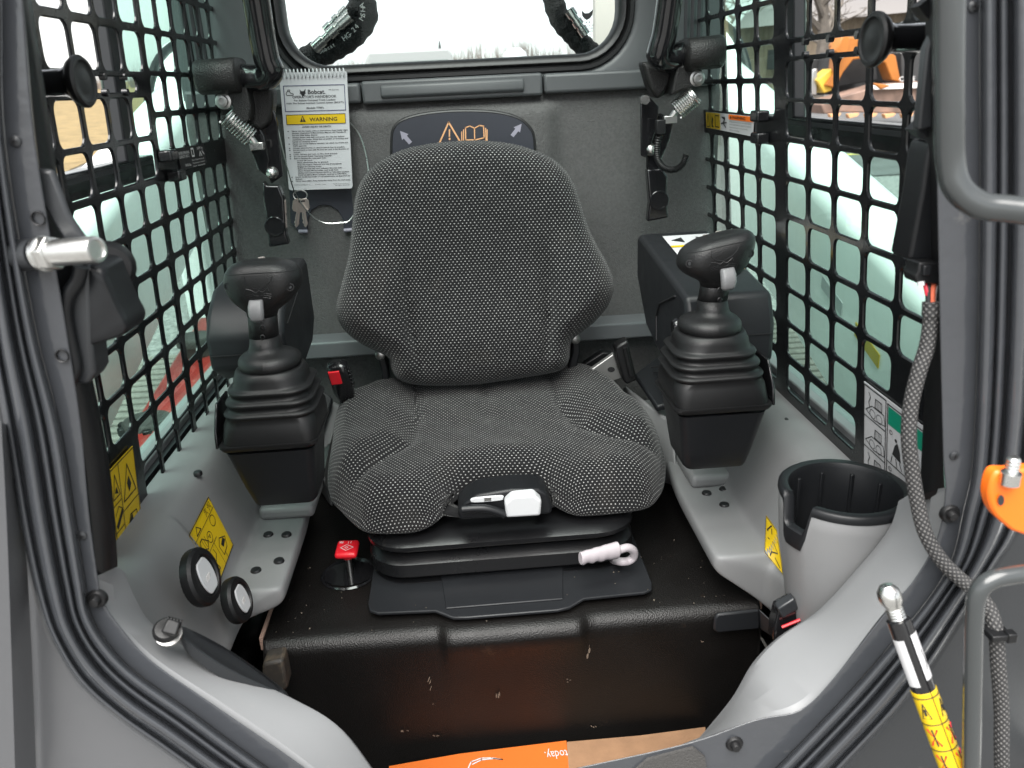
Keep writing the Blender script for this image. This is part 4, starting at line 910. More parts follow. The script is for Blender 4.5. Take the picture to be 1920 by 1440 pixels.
class Drape(Pl):
    """print surface laid over object o inside a pixel quad surveyed from the photograph"""
    def __init__(s, o, quad, lift=.0006):
        s.ob = o; s.q = [V((*c, 0)) for c in quad]; s.l = lift
        a, b, c, d = [hit(o, *x)[0] for x in quad]; s.asp = (d-a).length/(b-a).length
    def p(s, a, b, k=1):
        c = (s.q[0]*(1-a)+s.q[1]*a)*(1-b)+(s.q[3]*(1-a)+s.q[2]*a)*b; P, n = hit(s.ob, c.x, c.y); return P+n*(s.l*k)
    def sheet(s, n=9, k=.5): return MB().grid([[s.p(i/n, j/n, k) for i in range(n+1)] for j in range(n+1)])
def bolt_on(par, p, r=.0075, n=(0, 0, 1)):
    q = MB(); q.lathe(p, n, [(r, -.003), (r, .0012), (r*.85, .0028), (0, .003)], 20); return obj('bolt_cap', q, M_bolt, par)
for a, b in ((503, 1003), (537, 1003), (523, 1052), (480, 1070)): bolt_on(cL, PZ(a, b, -.6195))
for a, b in ((1325, 925), (1357, 918), (1358, 947)): bolt_on(cR, PZ(a, b, -.6195))
bolt_on(cL, PZ(371, 887, -.4945), .006); bolt_on(cR, PZ(1478, 788, -.4945), .006)
# step under each joystick housing
for cst, cx_ in ((cL, PZ(530, 965, -.60).x), (cR, PZ(1345, 890, -.60).x)):
    q = MB().box(V((cx_, 1.165, -.610)), (.085, .10, .022)); obj('pedestal', q, M_cons, cst, bev=.008, seg=3)
# two round dials on the left console wall
for px, py, r, X in ((373, 1083, .034, -.331), (441, 1126, .029, -.317)):
    dl = thing('vent_dial', PX(px, py, X), ('larger' if r > .03 else 'smaller')+' round black dial with white centre on the left console wall', 'dial', 'console dials')
    p = PX(px, py, X); n = V((.95, -.06, .26)).normalized()
    q = MB(); N = 72; u = n.orthogonal().normalized(); w = n.cross(u)
    rg_ = []
    for rr_, h in ((r*.97, -.004), (r, 0), (r, .006), (r*.93, .0095), (r*.74, .0105), (r*.70, .0085), (0.0005, .0085)):
        rg_.append([p+n*h+(rr_+(.0005 if (k % 2 and h < .0065 and rr_ >= r*.97) else 0))*(math.cos(2*math.pi*k/N)*u+math.sin(2*math.pi*k/N)*w) for k in range(N)])
    q.loft(rg_); obj('bezel', q, M_rubber, dl, sm=30)
    up_ = (V((0, 0, 1))-n*n.z).normalized(); rt = up_.cross(n)
    pts = [(math.cos(a)*.47*r, max(-.60*r, min(.60*r, math.sin(a)*.72*r))) for a in np.linspace(0, 2*math.pi, 25)[:-1]]
    q = MB().prism([p+n*.0088+rt*a+up_*b for a, b in pts], n*.0025); ct = obj('centre', q, M_white, dl, bev=.0008)
    for k in range(5):
        q = MB().box(p+n*.0114+rt*(-.2*r+.06*r*k)+up_*(-.12*r), (.0008, .0008, .4*r)); obj('louvre', q, M_paleprint, ct)
# ================================================================== joysticks
def ringpt(c, hw, hd, r, n=9, roll=0, pitch=0):
    pts = rrect(2*hw, 2*hd, min(r, hw*.999, hd*.999), n); o = []
    for a, b in pts: o.append(c+V((a*math.cos(roll), b, a*math.sin(roll))))
    return o
def joystick(side, Yc, k, L, label, roll=0):
    base = PY(L['bot'][0], L['bot'][1], Yc)
    root = thing('joystick', base, label, 'joystick', 'joysticks')
    def ring(c, py, hw, hd, r=None, rl=0):
        hw *= k; hd *= k; p = PY(c, py, Yc-hd)+V((0, hd, 0)); return ringpt(p, hw, hd, (r*k if r else .999*min(hw, hd)), 9, rl)
    cx = L['cx']      # function py -> centre px
    y0, y1 = L['bot'][1], L['rim'][1]
    q = MB(); b = L['bot']; m = L['rim']
    rg = [ring(b[0], b[1]-1, .043, .041, .010), ring(b[0], b[1]-6, .047, .045, .012)]
    for t in (.3, .6, .9): rg.append(ring(b[0]+(m[0]-b[0])*t, b[1]+(m[1]-b[1])*t, .047+.017*t, .045+.016*t, .013))
    q.loft(rg); obj('housing', q, M_blk2, root, sm=50)
    q = MB(); q.loft([ring(m[0], m[1]+6, .066, .062, .012), ring(m[0], m[1]+2, .0695, .0655, .012), ring(m[0], m[1]-3, .0695, .0655, .012), ring(m[0], m[1]-5, .066, .062, .012)]); obj('housing_rim', q, M_rubber, root, sm=40)
    # rubber boot
    rg = []; yb = m[1]-4
    def yy(d): return yb-d
    for d, hw, r in ((0, .0665, .018), (10, .0668, .020), (34, .0655, .024), (45, .0625, .028), (48, .0650, .030), (51, .0662, .031), (54, .0652, .031), (57, .0605, .030), (62, .0585, .030), (66, .0590, .030), (69, .0618, .031), (72, .0630, .032), (75, .0620, .032), (78, .0570, .031), (83, .0550, .031), (87, .0556, .033), (90, .0582, .033), (93, .0594, .034), (96, .0584, .034), (99, .0530, .034), (104, .0515, .036), (114, .0518, .04), (127, .0490, .044), (131, .0455, .045)):
        rg.append(ring(cx(yy(d)), yy(d), hw, hw-.003, r))
    q.v, q.f = [], []; q = MB(); q.loft(rg); obj('boot', q, M_rubber, root, sm=70)
    # bell and shaft
    yb2 = yb-130; rg = []
    for d, hw in ((-1, .040), (2, .0434), (8, .0448), (14, .0444), (20, .0422), (26, .0382), (31, .0330), (36, .0280), (41, .0245), (48, .0222), (66, .0206)):
        rg.append(ring(cx(yb2-d), yb2-d, hw, hw))
    q = MB(); q.loft(rg); obj('bell', q, M_grip, root, sm=180)
    rg = []; ys = yb2-66; yh = L['head'][1]
    for t in (0, .5, 1.0): y = ys+(L['neck'][1]-ys)*t; rg.append(ring(cx(ys)+(L['neck'][0]-cx(ys))*t, y, .0205, .0185))
    q = MB(); q.loft(rg); obj('shaft', q, M_grip, root, sm=180)
    # head
    hx, hy = L['head']; nx, ny = L['neck']; rg = []; H = []
    for t, hw, hd in ((-.12, .0205, .0185), (-.02, .0225, .0205), (.04, .0290, .0245), (.12, .0375, .0285), (.22, .0450, .0318), (.34, .0505, .0342), (.47, .0535, .0352), (.60, .0538, .0350), (.72, .0515, .0335), (.82, .0465, .0305), (.90, .0395, .0260), (.96, .030, .0200), (.99, .019, .0125), (1.0, .008, .005)):
        c, y = nx+(hx-nx)*t, ny+(hy-ny)*t; H.append((t, c, y, hw*k, hd*k)); rg.append(ring(c, y, hw, hd, None, roll*max(0, min(1, t*2.2))))
    q = MB(); q.loft([[p for p in r] for r in rg]); hd_ = obj('head', q, M_grip, root, sm=180)
    def surf(a, t, lift=.0012):
        """point on the front of the head: a in -1..1 across, t 0..1 up"""
        for (t0, c0, y0_, w0, d0), (t1, c1, y1_, w1, d1) in zip(H, H[1:]):
            if t0 <= t <= t1:
                s = (t-t0)/(t1-t0); c, y, w, d = c0+(c1-c0)*s, y0_+(y1_-y0_)*s, w0+(w1-w0)*s, d0+(d1-d0)*s; break
        # same outline as ringpt: flat centre, arc ends of radius d
        x = a*w; fl = max(0, w-d); e = max(0, abs(x)-fl); dep = math.sqrt(max(0, d*d-e*e)); rl = roll*max(0, min(1, t*2.2))
        p = PY(c, y, Yc-d)+V((0, d, 0)); return p+V((x*math.cos(rl), -dep-lift, x*math.sin(rl)))
    # parting line, emblem lines, screw recesses
    q = MB().tube([surf(a, .74+.04*(1-a*a), .0002) for a in np.linspace(-.93, .93, 23)], .0006, 5); obj('parting_line', q, M_ink, hd_)
    def eline(pts, r=.0006): q.tube([surf(a, t, .0001) for a, t in pts], r, 5)
    q = MB(); eline([(-.34, .72), (-.30, .60), (-.18, .50), (.02, .46), (.22, .52), (.34, .62), (.38, .70)]); eline([(-.36, .40), (-.30, .48), (-.20, .46), (-.06, .40), (.02, .44), (.12, .40), (.24, .48), (.28, .42)])
    for s in (-1, 1):
        for t in (.30, .34, .38): eline([(.02+s*.12, t), (.02+s*.34, t-.03)], .0004)
    eline([(-.02, .22), (.10, .22)], .0005); eline([(-.16, .38), (-.1, .34), (.0, .33)]); eline([(.2, .38), (.14, .34), (.06, .33)]); obj('emblem', q, M_bolt, hd_)
    for a, t in ((-.80, .52), (.78, .44)):
        p = surf(a, t, .0); q = MB(); q.lathe(p, V((a*.5, -1, 0)), [(.0058*k, -.003), (.0056*k, .0006), (.0040*k, .0008), (.0034*k, -.0015), (0, -.0015)], 16); so = obj('screw_recess', q, M_bolt, hd_)
        q = MB(); q.lathe(p, V((a*.5, -1, 0)), [(.0030*k, -.003), (.0028*k, .0), (.0012*k, .0004), (0, .0)], 12); obj('screw', q, M_post, so)
    # trigger
    tx, ty = L['trig']; p0 = PY(tx, ty, Yc-.040*k); w = .0102*k
    q = MB(); o2 = []
    for z, y, ww in ((.013, .006, .9), (.006, -.001, 1.0), (-.003, -.004, 1.0), (-.010, -.003, .9), (-.0135, .001, .55)):
        o2.append([p0+V((a*w*ww, y+b*.006, z*1.1*k+a*w*ww*math.tan(roll)*.6)) for a, b in ((-1, 1), (-1, 0), (-.7, -.5), (.7, -.5), (1, 0), (1, 1))])
    q.loft(o2); obj('trigger', q, M_trig, hd_, sm=60, bev=.0012)
    for dz, r in ((.045, .0042), (.022, .0036)):
        a, b = L['neck'][0]*.35+cx(ys)*.65+4, ys-(24 if dz > .03 else 6); p = PY(a, b, Yc-.0188*k); q = MB(); q.lathe(p+V((0, .001, 0)), (0, -1, 0), [(r*k, 0), (r*k, .0014), (r*.75*k, .002), (r*.6*k, .0005), (0, .0005)], 16); obj('shaft_screw', q, M_bolt, root)
    # thumb buttons on top
    for a, dy, r in L['btn']:
        z_ = PY(hx+a, hy, Yc-.01*k); p = V((z_.x, Yc+dy*1.3, z_.z+a*.0007*math.tan(roll)*.9-.006-abs(a)*.00012)); q = MB(); q.lathe(p, (0, 0, 1), [(r, -.008), (r, .003), (r*.8, .0055), (0, .006)], 14); obj('button', q, M_btn, hd_)
    # slim metal bracket at the outer side of the housing
    s = -1 if side == 'L' else 1; pr = ring(m[0], m[1], .0695, .0655, .012); xo = (min if s < 0 else max)(p.x for p in pr); zz = pr[0].z
    q = MB().prism([V((xo+s*.002, Yc-.05, zz-.004)), V((xo+s*.002, Yc+.03, zz-.004)), V((xo+s*.002, Yc+.03, zz+.05)), V((xo+s*.002, Yc-.02, zz+.05)), V((xo+s*.002, Yc-.045, zz+.02))], (s*.004, 0, 0)); obj('side_bracket', q, M_gloss, root, bev=.0015)
    return root
jl = joystick('L', 1.04, .935, dict(bot=(534, 946), rim=(501, 838), cx=lambda y: 489+(y-630)*.070, neck=(486, 587), head=(481, 491), trig=(480, 584), btn=[(-24, .012, .007), (-2, .018, .0055), (20, .012, .0075), (46, .010, .004)]), 'black joystick with ribbed boot left of the seat, grip level')
jr = joystick('R', 1.00, .935, dict(bot=(1343, 878), rim=(1360, 768), cx=lambda y: 1343+(y-560)*.08, neck=(1350, 530), head=(1362, 441), trig=(1366, 524), btn=[(-48, .012, .007), (-22, .018, .0065), (4, .016, .0085), (26, .012, .0045)]), 'black joystick with ribbed boot right of the seat, grip tilted', R_(10))
# ================================================================== armrest boxes behind the joysticks
def armbox(x0, x1, prof, label):
    root = thing('control_pod', V(((x0+x1)/2, 1.2, -.45)), label, 'control pod', 'armrest pods')
    q = MB(); q.prism([V((x0, y, z)) for y, z in prof], (x1-x0, 0, 0)); obj('shell', q, M_slate, root, bev=.008, seg=3); return root
ar = armbox(.300, .425, [(1.375, -.262), (1.36, -.255), (1.12, -.283), (1.065, -.290), (1.045, -.330), (1.045, -.385), (1.11, -.43), (1.20, -.42), (1.30, -.40), (1.375, -.33)], 'dark control pod with a white decal on top behind the right joystick')
al = armbox(-.372, -.262, [(1.34, -.262), (1.325, -.253), (1.17, -.262), (1.12, -.290), (1.10, -.315), (1.10, -.365), (1.14, -.39), (1.22, -.40), (1.30, -.39), (1.34, -.36)], 'dark control pod behind the left joystick with a seam across its front')
q = MB().tube([V((.2992, 1.11, -.30)), V((.2992, 1.20, -.335)), V((.2992, 1.22, -.36)), V((.2992, 1.215, -.40))], .0018, 6); obj('side_groove', q, M_bolt, ar)
q = MB().box(V((.3625, 1.0485, -.345)), (.115, .01, .0015)); obj('front_seam', q, M_ink, ar)
q = MB().box(V((-.317, 1.1005, -.343)), (.10, .004, .0015)); obj('front_seam', q, M_ink, al)
q = MB().tube([V((-.2615, 1.13, -.31)), V((-.2615, 1.28, -.275))], .0009, 6); obj('side_seam', q, M_ink, al)
q = MB(); q.lathe(V((.2985, 1.075, -.335)), (-1, 0, 0), [(.012, -.002), (.012, .008), (.009, .012), (0, .012)], 18); obj('side_knob', q, M_gloss, ar)
# decal on the right pod
d = V((0, -.24, -.028)).normalized(); n = V((0, -.028, .24)).normalized(); tl = V((.335, 1.335, -.2563)); g = Pl(tl, tl+V((.080, 0, 0)), tl+d*.185, V((0, -.12, .99)), .002); q = MB(); g.rect(q, 0, 0, 1, 1, .6); dc = obj('decal', q, M_paper, ar, sm=0)
q = MB(); g.rect(q, 0, .30, 1, .35); g.rect(q, 0, .62, 1, .67); g.rect(q, .4, .90, 1, 1.0); obj('decal_yellow', q, M_yel, dc, sm=0)
q = MB(); g.poly(q, [(.1, .15), (.35, .08), (.35, .22)]); g.poly(q, [(.9, .15), (.65, .08), (.65, .22)])
for a, b in ((.3, .45), (.55, .48), (.75, .44), (.35, .56), (.6, .57)): g.line(q, [(a, b), (a+.08, b+.03), (a+.04, b+.07)], .03, closed=True)
g.line(q, [(.3, .75), (.5, .85), (.7, .74), (.6, .9), (.3, .88)], .025); g.text(q, 'II', .55, .345, .03); obj('decal_print', q, M_ink, dc, sm=0)
# ================================================================== cup holder
cupp = thing('cup_holder', V((.39, .74, -.62)), 'grey cup holder with black notched liner on the right console', 'cup holder')
pl_, pr_ = PY(1474, 918, .74), PY(1697, 932, .74); cc_ = (pl_+pr_)/2; rC = (pr_-pl_).length/2; cz_ = -.430; cc_ = V((cc_.x, .745, cz_))
def notch(a):   # 1 in the gap of the liner facing left-front
    a0 = R_(200); d = abs((a-a0+math.pi) % (2*math.pi)-math.pi); return 1-sstep(R_(11), R_(18), d)
N = 96
def cring(r, z, dz=0, sx=0, sy=0): return [cc_+V((sx+r*math.cos(2*math.pi*k/N), sy+r*math.sin(2*math.pi*k/N), z-cz_*0-dz*notch(2*math.pi*k/N))) for k in range(N)]
q = MB(); q.loft([cring(rC*.80, -.19, 0, .012), cring(rC*.86, -.13, 0, .006), cring(rC*.94, -.06), cring(rC*.985, -.02, .028), cring(rC*.99, -.004, .036), cring(rC*.97, -.002, .036)], caps=False); obj('body', q, M_cons, cupp, sm=60)
q = MB(); q.loft([cring(rC*1.0, -.004, .046), cring(rC*1.015, -.001, .042), cring(rC*1.01, .004, .034), cring(rC*.97, .006, .034), cring(rC*.86, .005, .034), cring(rC*.82, .0, .034), cring(rC*.79, -.05, .0), cring(rC*.74, -.10), cring(.002, -.10)], caps=False); ln = obj('liner', q, M_blk2, cupp, sm=50)
for k in range(5):
    a = R_(20+35*k); p = cc_+V((rC*.795*math.cos(a), rC*.795*math.sin(a), -.045)); q = MB().box(p, (.004, .004, .08)); obj('liner_rib', q, M_blk2, ln, bev=.001)
# ================================================================== buckle, latch bracket, shelf parts beside the seat
bu = thing('belt_buckle', PY(650, 770, 1.30), 'black seat belt buckle with red button left of the seat', 'buckle')
q = MB(); a, b = PY(631, 684, 1.30), PY(655, 762, 1.33); ax = (b-a).normalized(); rt = V((1, 0, 0)); rt = (rt-ax*rt.dot(ax)).normalized(); fw = ax.cross(rt)
fw = fw if fw.y < 0 else -fw
def bring(t, w, d, r=.008): return [a+ax*t+rt*x+fw*y for x, y in rrect(w, d, r, 5)]
q.loft([bring(-.004, .026, .02), bring(0, .034, .026), bring(.02, .036, .028), bring(.055, .035, .028), bring(.075, .028, .022), bring(.085, .022, .012)]); bo = obj('body', q, M_gloss, bu, sm=50)
q = MB(); q.loft([[a+ax*t+rt*(x-.004)+fw*y for x, y in rrect(.018, .01, .003, 4)] for t, in ((.004,), (.034,))] if False else [[a+ax*t+rt*(x-.005)+fw*(.0105+y) for x, y in rrect(.019, .011, .002, 4)] for t in (.003, .030)]); obj('release_button', q, M_red, bo, bev=.001)
for k in range(5):
    q = MB().box(a+ax*(.014+.008*k)+rt*.0185, (.003, .02, .003)); obj('grip_ridge', q, M_gloss, bo, bev=.0006)
q = MB().tube([a+ax*.08, a+ax*.14+V((.02, .05, -.02))], .012, 8); obj('stalk', q, M_rubber, bu)
lt_ = thing('latch_bracket', PY(1150, 700, 1.36), 'zinc latch plate with black rubber block right of the seat', 'bracket')
q = MB().prism([PY(a, b, 1.36) for a, b in ((1092, 706), (1100, 700), (1150, 665), (1158, 690), (1166, 708), (1130, 722), (1122, 712), (1108, 718))], (.0, .006, .004)); lp = obj('plate', q, mat('dull zinc plate', (.34, .34, .33), .4, metal=.8, bump=(300, .2, .001), rvar=.1), lt_, bev=.001)
q = MB().face(cr([PY(1146+7*math.cos(t), 693+5*math.sin(t), 1.3595) for t in np.linspace(0, 2*math.pi, 9)[:-1]], 2, True)); obj('slot_hole', q, M_ink, lp, sm=0)
q = MB().prism([PY(a, b, 1.335) for a, b in ((1154, 652), (1164, 645), (1178, 638), (1182, 660), (1192, 700), (1196, 712), (1176, 722), (1170, 716), (1160, 680))], (0, .03, 0)); obj('rubber_block', q, M_rubber, lt_, bev=.004)
q = MB().tube([PY(1172, 652, 1.33), PY(1184, 705, 1.33)], .0045, 8); obj('block_rib', q, M_rubber, lt_)
q = MB().prism([PY(a, b, 1.41) for a, b in ((1088, 700), (1096, 682), (1130, 660), (1148, 662), (1110, 700))], (0, .02, 0)); obj('back_cover', q, M_blk, lt_, bev=.003)
# dark vent panels lying between seat and consoles
def slab(name, pts, th, label, m):
    q = MB().prism([PZ(a, b, z) for a, b, z in pts], (0, 0, -th)); return obj(name, q, m, cab, bev=.003)
vp = slab('vent_panel', [(1190, 700, -.52), (1265, 645, -.50), (1290, 690, -.51), (1290, 745, -.535), (1232, 762, -.545)], .012, 'slate vent panel between the seat and the right joystick', M_slate)
for k in range(6):
    a0 = PZ(1238+5*k, 690+9*k, -.508-.004*k); q = MB().box(a0+V((0, 0, .003)), (.035, .004, .002)); obj('vent_slit', q, M_ink, vp)
q = MB().loft([[PZ(a, b, z) for a, b, z in r] for r in ([(1170, 720, -.55), (1232, 768, -.56), (1262, 790, -.56), (1270, 900, -.64), (1235, 870, -.64)], [(1160, 730, -.64), (1225, 780, -.66), (1262, 800, -.66), (1275, 915, -.70), (1238, 905, -.70)])]); obj('inner_fairing', q, M_cons, cab, bev=.008, seg=3)
vl = slab('vent_panel', [(585, 735, -.53), (600, 728, -.53), (624, 745, -.545), (600, 830, -.60), (590, 800, -.58)], .012, 'slate vent panel between the seat and the left joystick', M_slate)
q = MB().loft([[PZ(a, b, z) for a, b, z in r] for r in ([(600, 775, -.57), (622, 750, -.555), (640, 760, -.57), (618, 830, -.60), (610, 900, -.66), (600, 870, -.64)], [(600, 800, -.66), (625, 780, -.66), (648, 800, -.68), (640, 860, -.69), (625, 960, -.70), (604, 930, -.70)])]); obj('inner_fairing', q, M_cons, cab, bev=.006, seg=3)
# ================================================================== seat bar arms on the rear wall
def spring(mb, p0, p1, r, turns, wr):
    ax = (p1-p0); u = ax.orthogonal().normalized(); w = ax.normalized().cross(u); n = turns*12
    mb.tube([p0+ax*(k/n)+r*(math.cos(2*math.pi*k/12)*u+math.sin(2*math.pi*k/12)*w) for k in range(n+1)], wr, 6)
YS = 1.40
def seatbar(P, tubep, pad, hub, hub2, bolt, sp, plates, foot, footcap, label, mirror):
    root = thing('seat_bar_arm', P(*foot[0]), label, 'seat bar', 'seat bar arms')
    q = MB(); q.tube(cr([P(a, b, d) for a, b, d in tubep], 8), [.0205]*(8*(len(tubep)-1)+1), 18); obj('bar_tube', q, M_gloss, root)
    # foam pad
    (ax, ay), (bx, by), h = pad; a, b = P(ax, ay), P(bx, by); q = MB(); rg = []
    for t, k in ((-.01, .7), (.02, .92), (.08, 1), (.5, 1.0), (.92, 1.02), (.98, .95), (1.01, .7)):
        c = a.lerp(b, t); rg.append([c+V((0, y*k*1.15, z*k)) for y, z in rrect(h*1.6, h, h*.42, 6)])
    q.loft(rg); po = obj('pad', q, M_grain, root, sm=60)
    q = MB().prism([P(x, y, -.018) for x, y in hub], (0, .05, 0)); ho = obj('pivot_body', q, M_grain, root, bev=.006, seg=3)
    q = MB().prism([P(x, y, .015) for x, y in hub2], (0, .04, 0)); obj('pivot_cover', q, M_grain, root, bev=.008, seg=3)
    p = P(*bolt, -.022); q = MB(); q.lathe(p+V((0, .01, 0)), (0, -1, 0), [(.0125, 0), (.0125, .006), (.009, .007), (.0085, .014), (.005, .0145), (.005, .011), (0, .011)], 18); obj('pivot_bolt', q, M_steel, root)
    q = MB(); spring(q, P(sp[0], sp[1], -.012), P(sp[2], sp[3], -.004), .0155, 10, .0017); obj('spring', q, M_zinc, root)
    q = MB(); e0, e1 = P(sp[2], sp[3], -.004), P(sp[2]+(12 if not mirror else -12), sp[3]+16, 0); q.tube([e0, e1], .006, 8); q.box(e1, (.022, .014, .012)); obj('spring_anchor', q, M_zinc, root, bev=.001)
    for k, pts in enumerate(plates):
        q = MB().prism([P(x, y, .02+.008*k) for x, y in pts], (0, .006, 0)); obj('bracket_plate', q, M_gloss, root, bev=.002)
    q = MB().prism([P(x, y, .024) for x, y in foot], (0, .02, 0)); fo = obj('mounting_foot', q, M_gloss, root, bev=.003, seg=3)
    p = P(footcap[0], footcap[1], .024); q = MB(); q.lathe(p+V((0, .004, 0)), (0, -1, 0), [(.0175, 0), (.0175, .0045), (.0165, .0055), (.0145, .0055), (.0140, .0045), (0, .0045)], 24); obj('foot_cap', q, M_gloss, fo)
    p = P(footcap[2], footcap[3], .018); q = MB(); q.lathe(p+V((0, .012, 0)), (0, -1, 0), [(.011, 0), (.0105, .006), (.008, .012), (.004, .0145), (0, .015)], 18); obj('ball_stud', q, M_zinc, fo)
    return root
PLs = lambda a, b, d=0: PY(a, b, YS+d)
sL = seatbar(PLs, [(440, -260, -.05), (470, -60, -.05), (480, 0, -.04), (490, 60, -.03), (500, 110, -.025), (508, 132, -.02), (495, 146, -.01), (468, 146, -.005), (445, 145, 0)], ((376, 146), (456, 141), .052),
    [(378, 165), (462, 160), (470, 200), (468, 225), (452, 236), (440, 222), (436, 200), (424, 180), (412, 172), (380, 172)], [(455, 165), (500, 160), (512, 170), (511, 200), (505, 232), (488, 246), (450, 225)], (417, 190), (424, 216, 470, 258),
    [[(455, 225), (478, 222), (495, 255), (505, 300), (500, 330), (484, 320), (470, 280)], [(488, 240), (512, 200), (520, 230), (530, 330), (508, 345), (492, 300)]],
    [(492, 340), (500, 348), (522, 348), (532, 372), (536, 440), (542, 458), (504, 464), (498, 400), (492, 370)], (515, 425, 508, 325), 'black padded seat bar arm beside the spiral handbook', False)
PRs = lambda a, b, d=0: PY(a, b, YS+d)
sR = seatbar(PRs, [(1278, -260, -.05), (1262, -60, -.05), (1255, 0, -.04), (1246, 60, -.03), (1238, 90, -.025), (1236, 106, -.02), (1252, 112, -.01), (1272, 104, -.004), (1290, 102, 0)], ((1278, 104), (1348, 97), .050),
    [(1270, 122), (1350, 116), (1352, 126), (1318, 130), (1310, 142), (1302, 165), (1280, 170), (1258, 180), (1266, 140)], [(1203, 114), (1250, 122), (1262, 124), (1262, 150), (1250, 175), (1232, 188), (1216, 160)], (1309, 147), (1304, 178, 1268, 208),
    [[(1201, 180), (1214, 178), (1236, 200), (1232, 240), (1222, 270), (1212, 296), (1202, 292)], [(1214, 220), (1240, 212), (1262, 230), (1256, 262), (1240, 300), (1232, 330), (1212, 316)]],
    [(1213, 318), (1240, 316), (1252, 330), (1250, 380), (1254, 408), (1214, 416), (1218, 380)], (1236, 376, 1222, 281), 'black padded seat bar arm beside the right screen', True)
# corrugated sensor lead on the right arm
q = MB(); pth = cr([PY(a, b, YS-.005) for a, b in ((1238, 246), (1232, 275), (1234, 300), (1246, 315), (1265, 318), (1280, 308), (1287, 290))], 14); q.tube(pth, [.0048+.0012*(i % 2) for i in range(len(pth))], 10); obj('sensor_lead', q, M_rubber, sR)
q = MB().box(PY(1238, 238, YS-.008), (.016, .012, .024)); obj('lead_plug', q, M_blk, sR, bev=.002)
q = MB(); p = PY(1207, 187, YS+.01); q.lathe(p, (0, -1, 0), [(.008, 0), (.008, .014), (.0, .014)], 6); obj('hex_bolt', q, M_zinc, sR)
# ================================================================== handbook on the rear wall
hb = thing('operator_handbook', PY(600, 355, 1.49), 'white spiral-bound operator handbook hanging beside the left seat bar', 'handbook')
c = [PY(a, b, y) for a, b, y in ((523, 137, 1.480), (650, 134, 1.480), (663, 353, 1.50), (540, 357, 1.50))]
tl, tr, br__, bl__ = c; n = (tr-tl).cross(bl__-tl).normalized(); n = n if n.y < 0 else -n
g = Pl(tl, tr, tl+(bl__-tl+br__-tr)/2, n, .0007)
def rc(a0, b0, a1, b1, ra): 
    o = []
    for cx_, cy_, s in ((a1-ra, b0+ra/g.asp, 270), (a1-ra, b1-ra/g.asp, 0), (a0+ra, b1-ra/g.asp, 90), (a0+ra, b0+ra/g.asp, 180)):
        for k in range(5): t = R_(s+22.5*k); o.append((cx_+ra*math.cos(t), cy_+ra*math.sin(t)/g.asp))
    return o
for k in range(3):
    q = MB().prism([g.p(a, b, 0)+n*(-.0022*k) for a, b in rc(0, 0, 1, 1, .04)], n*-.0018); pg = obj('cover_page' if k == 0 else 'page', q, M_cover if k == 0 else M_paper, hb)
    if k == 0: cv = pg
q = MB(); g.line(q, [(.05, .105), (.955, .105), (.955, .315), (.05, .315)], .010, closed=True); obj('title_frame', q, mat('navy ink', (.03, .035, .10), .5), cv, sm=0)
q = MB(); g.text(q, 'Bobcat.', .405, .175, .036, .26, bold=.02); g.text(q, "OPERATOR'S HANDBOOK", .5, .208, .022, .66, 'c', bold=.012); g.text(q, 'For Bobcat Compact Track Loaders', .5, .232, .014, .62, 'c', bold=.02); g.text(q, 'With The Bobcat Interlock Control System (BICS\u2122)', .5, .255, .013, .86, 'c', bold=.02); g.text(q, "Models: T700's", .5, .297, .015, .26, 'c', bold=.02); g.text(q, 'M-Series', .72, .150, .012, .15)
g.poly(q, [(.285, .135), (.31, .150), (.345, .150), (.375, .132), (.368, .158), (.378, .170), (.36, .172), (.35, .186), (.33, .192), (.31, .186), (.30, .172), (.282, .170), (.292, .158)]); g.poly(q, [(.32, .196), (.338, .196), (.329, .204)])
g.line(q, [(.08, .168), (.10, .150), (.13, .150), (.15, .165), (.19, .172), (.18, .182), (.09, .182)], .008, closed=True); g.line(q, [(.11, .15), (.11, .138), (.14, .138), (.14, .15)], .008)
body = ['Never use the loader without instructions. Read loader signs', '(decals), Operation & Maintenance Manual, this Handbook', 'and the AEM Safety Manual.', 'Always fasten seat belt and lower the seat bar before', 'operating the loader. Keep feet on pedals or footrests and', 'hands on steering levers.', 'Never use loader without operator cab which has ROPS and', 'FOPS approval.', 'Always carry bucket or attachment as low as possible.', 'Do not travel or turn with lift arms up. Look in the direction of', 'travel.', 'Load, unload, and turn on flat, level ground.', 'Do not exceed Rated Operating Capacity.', 'Before leaving the operator seat:', 'Lower lift arms.', 'Place attachment flat on ground.', 'Stop the engine. Remove the key (if equipped).', 'Engage the parking brake.', 'Raise the seat bar and unfasten the seat belt.', '(Foot Pedals) Move pedals until both lock.', '(Advanced Control System (ACS) or Selectable Joystick', 'Controls (SJC)) Move hydraulic controls to NEUTRAL.', 'Never modify the loader or add attachments not approved by', 'Bobcat.', 'Never carry riders. Keep bystanders away from the work area.']
bul = {0, 3, 6, 8, 9, 11, 12, 13, 22, 24}
for i, t in enumerate(body):
    y = .487+.0182*i; a = .12 if i < 14 or i > 21 else .165; L = len(t)
    g.text(q, t, a, y, .0105, min(.97-a, L*.0150), bold=.025)
    if i in bul: g.rect(q, .055, y-.008, .075, y-.001)
g.text(q, 'Printed in U.S.A.', .5, .957, .008, .16, 'c'); g.text(q, '7255834enUS (02-20) (6)', .08, .957, .008, .26); g.text(q, '\u00a92020 Bobcat Company', .95, .957, .008, .25, 'r'); g.text(q, 'All Rights Reserved', .95, .971, .008, .22, 'r'); g.text(q, 'AVOID INJURY OR DEATH', .5, .455, .014, .44, 'c', bold=.025)
obj('cover_print', q, M_ink, cv, sm=0)
q = MB(); g.rect(q, .055, .345, .945, .425, .8); yb_ = obj('warning_band', q, M_yel, cv, sm=0)
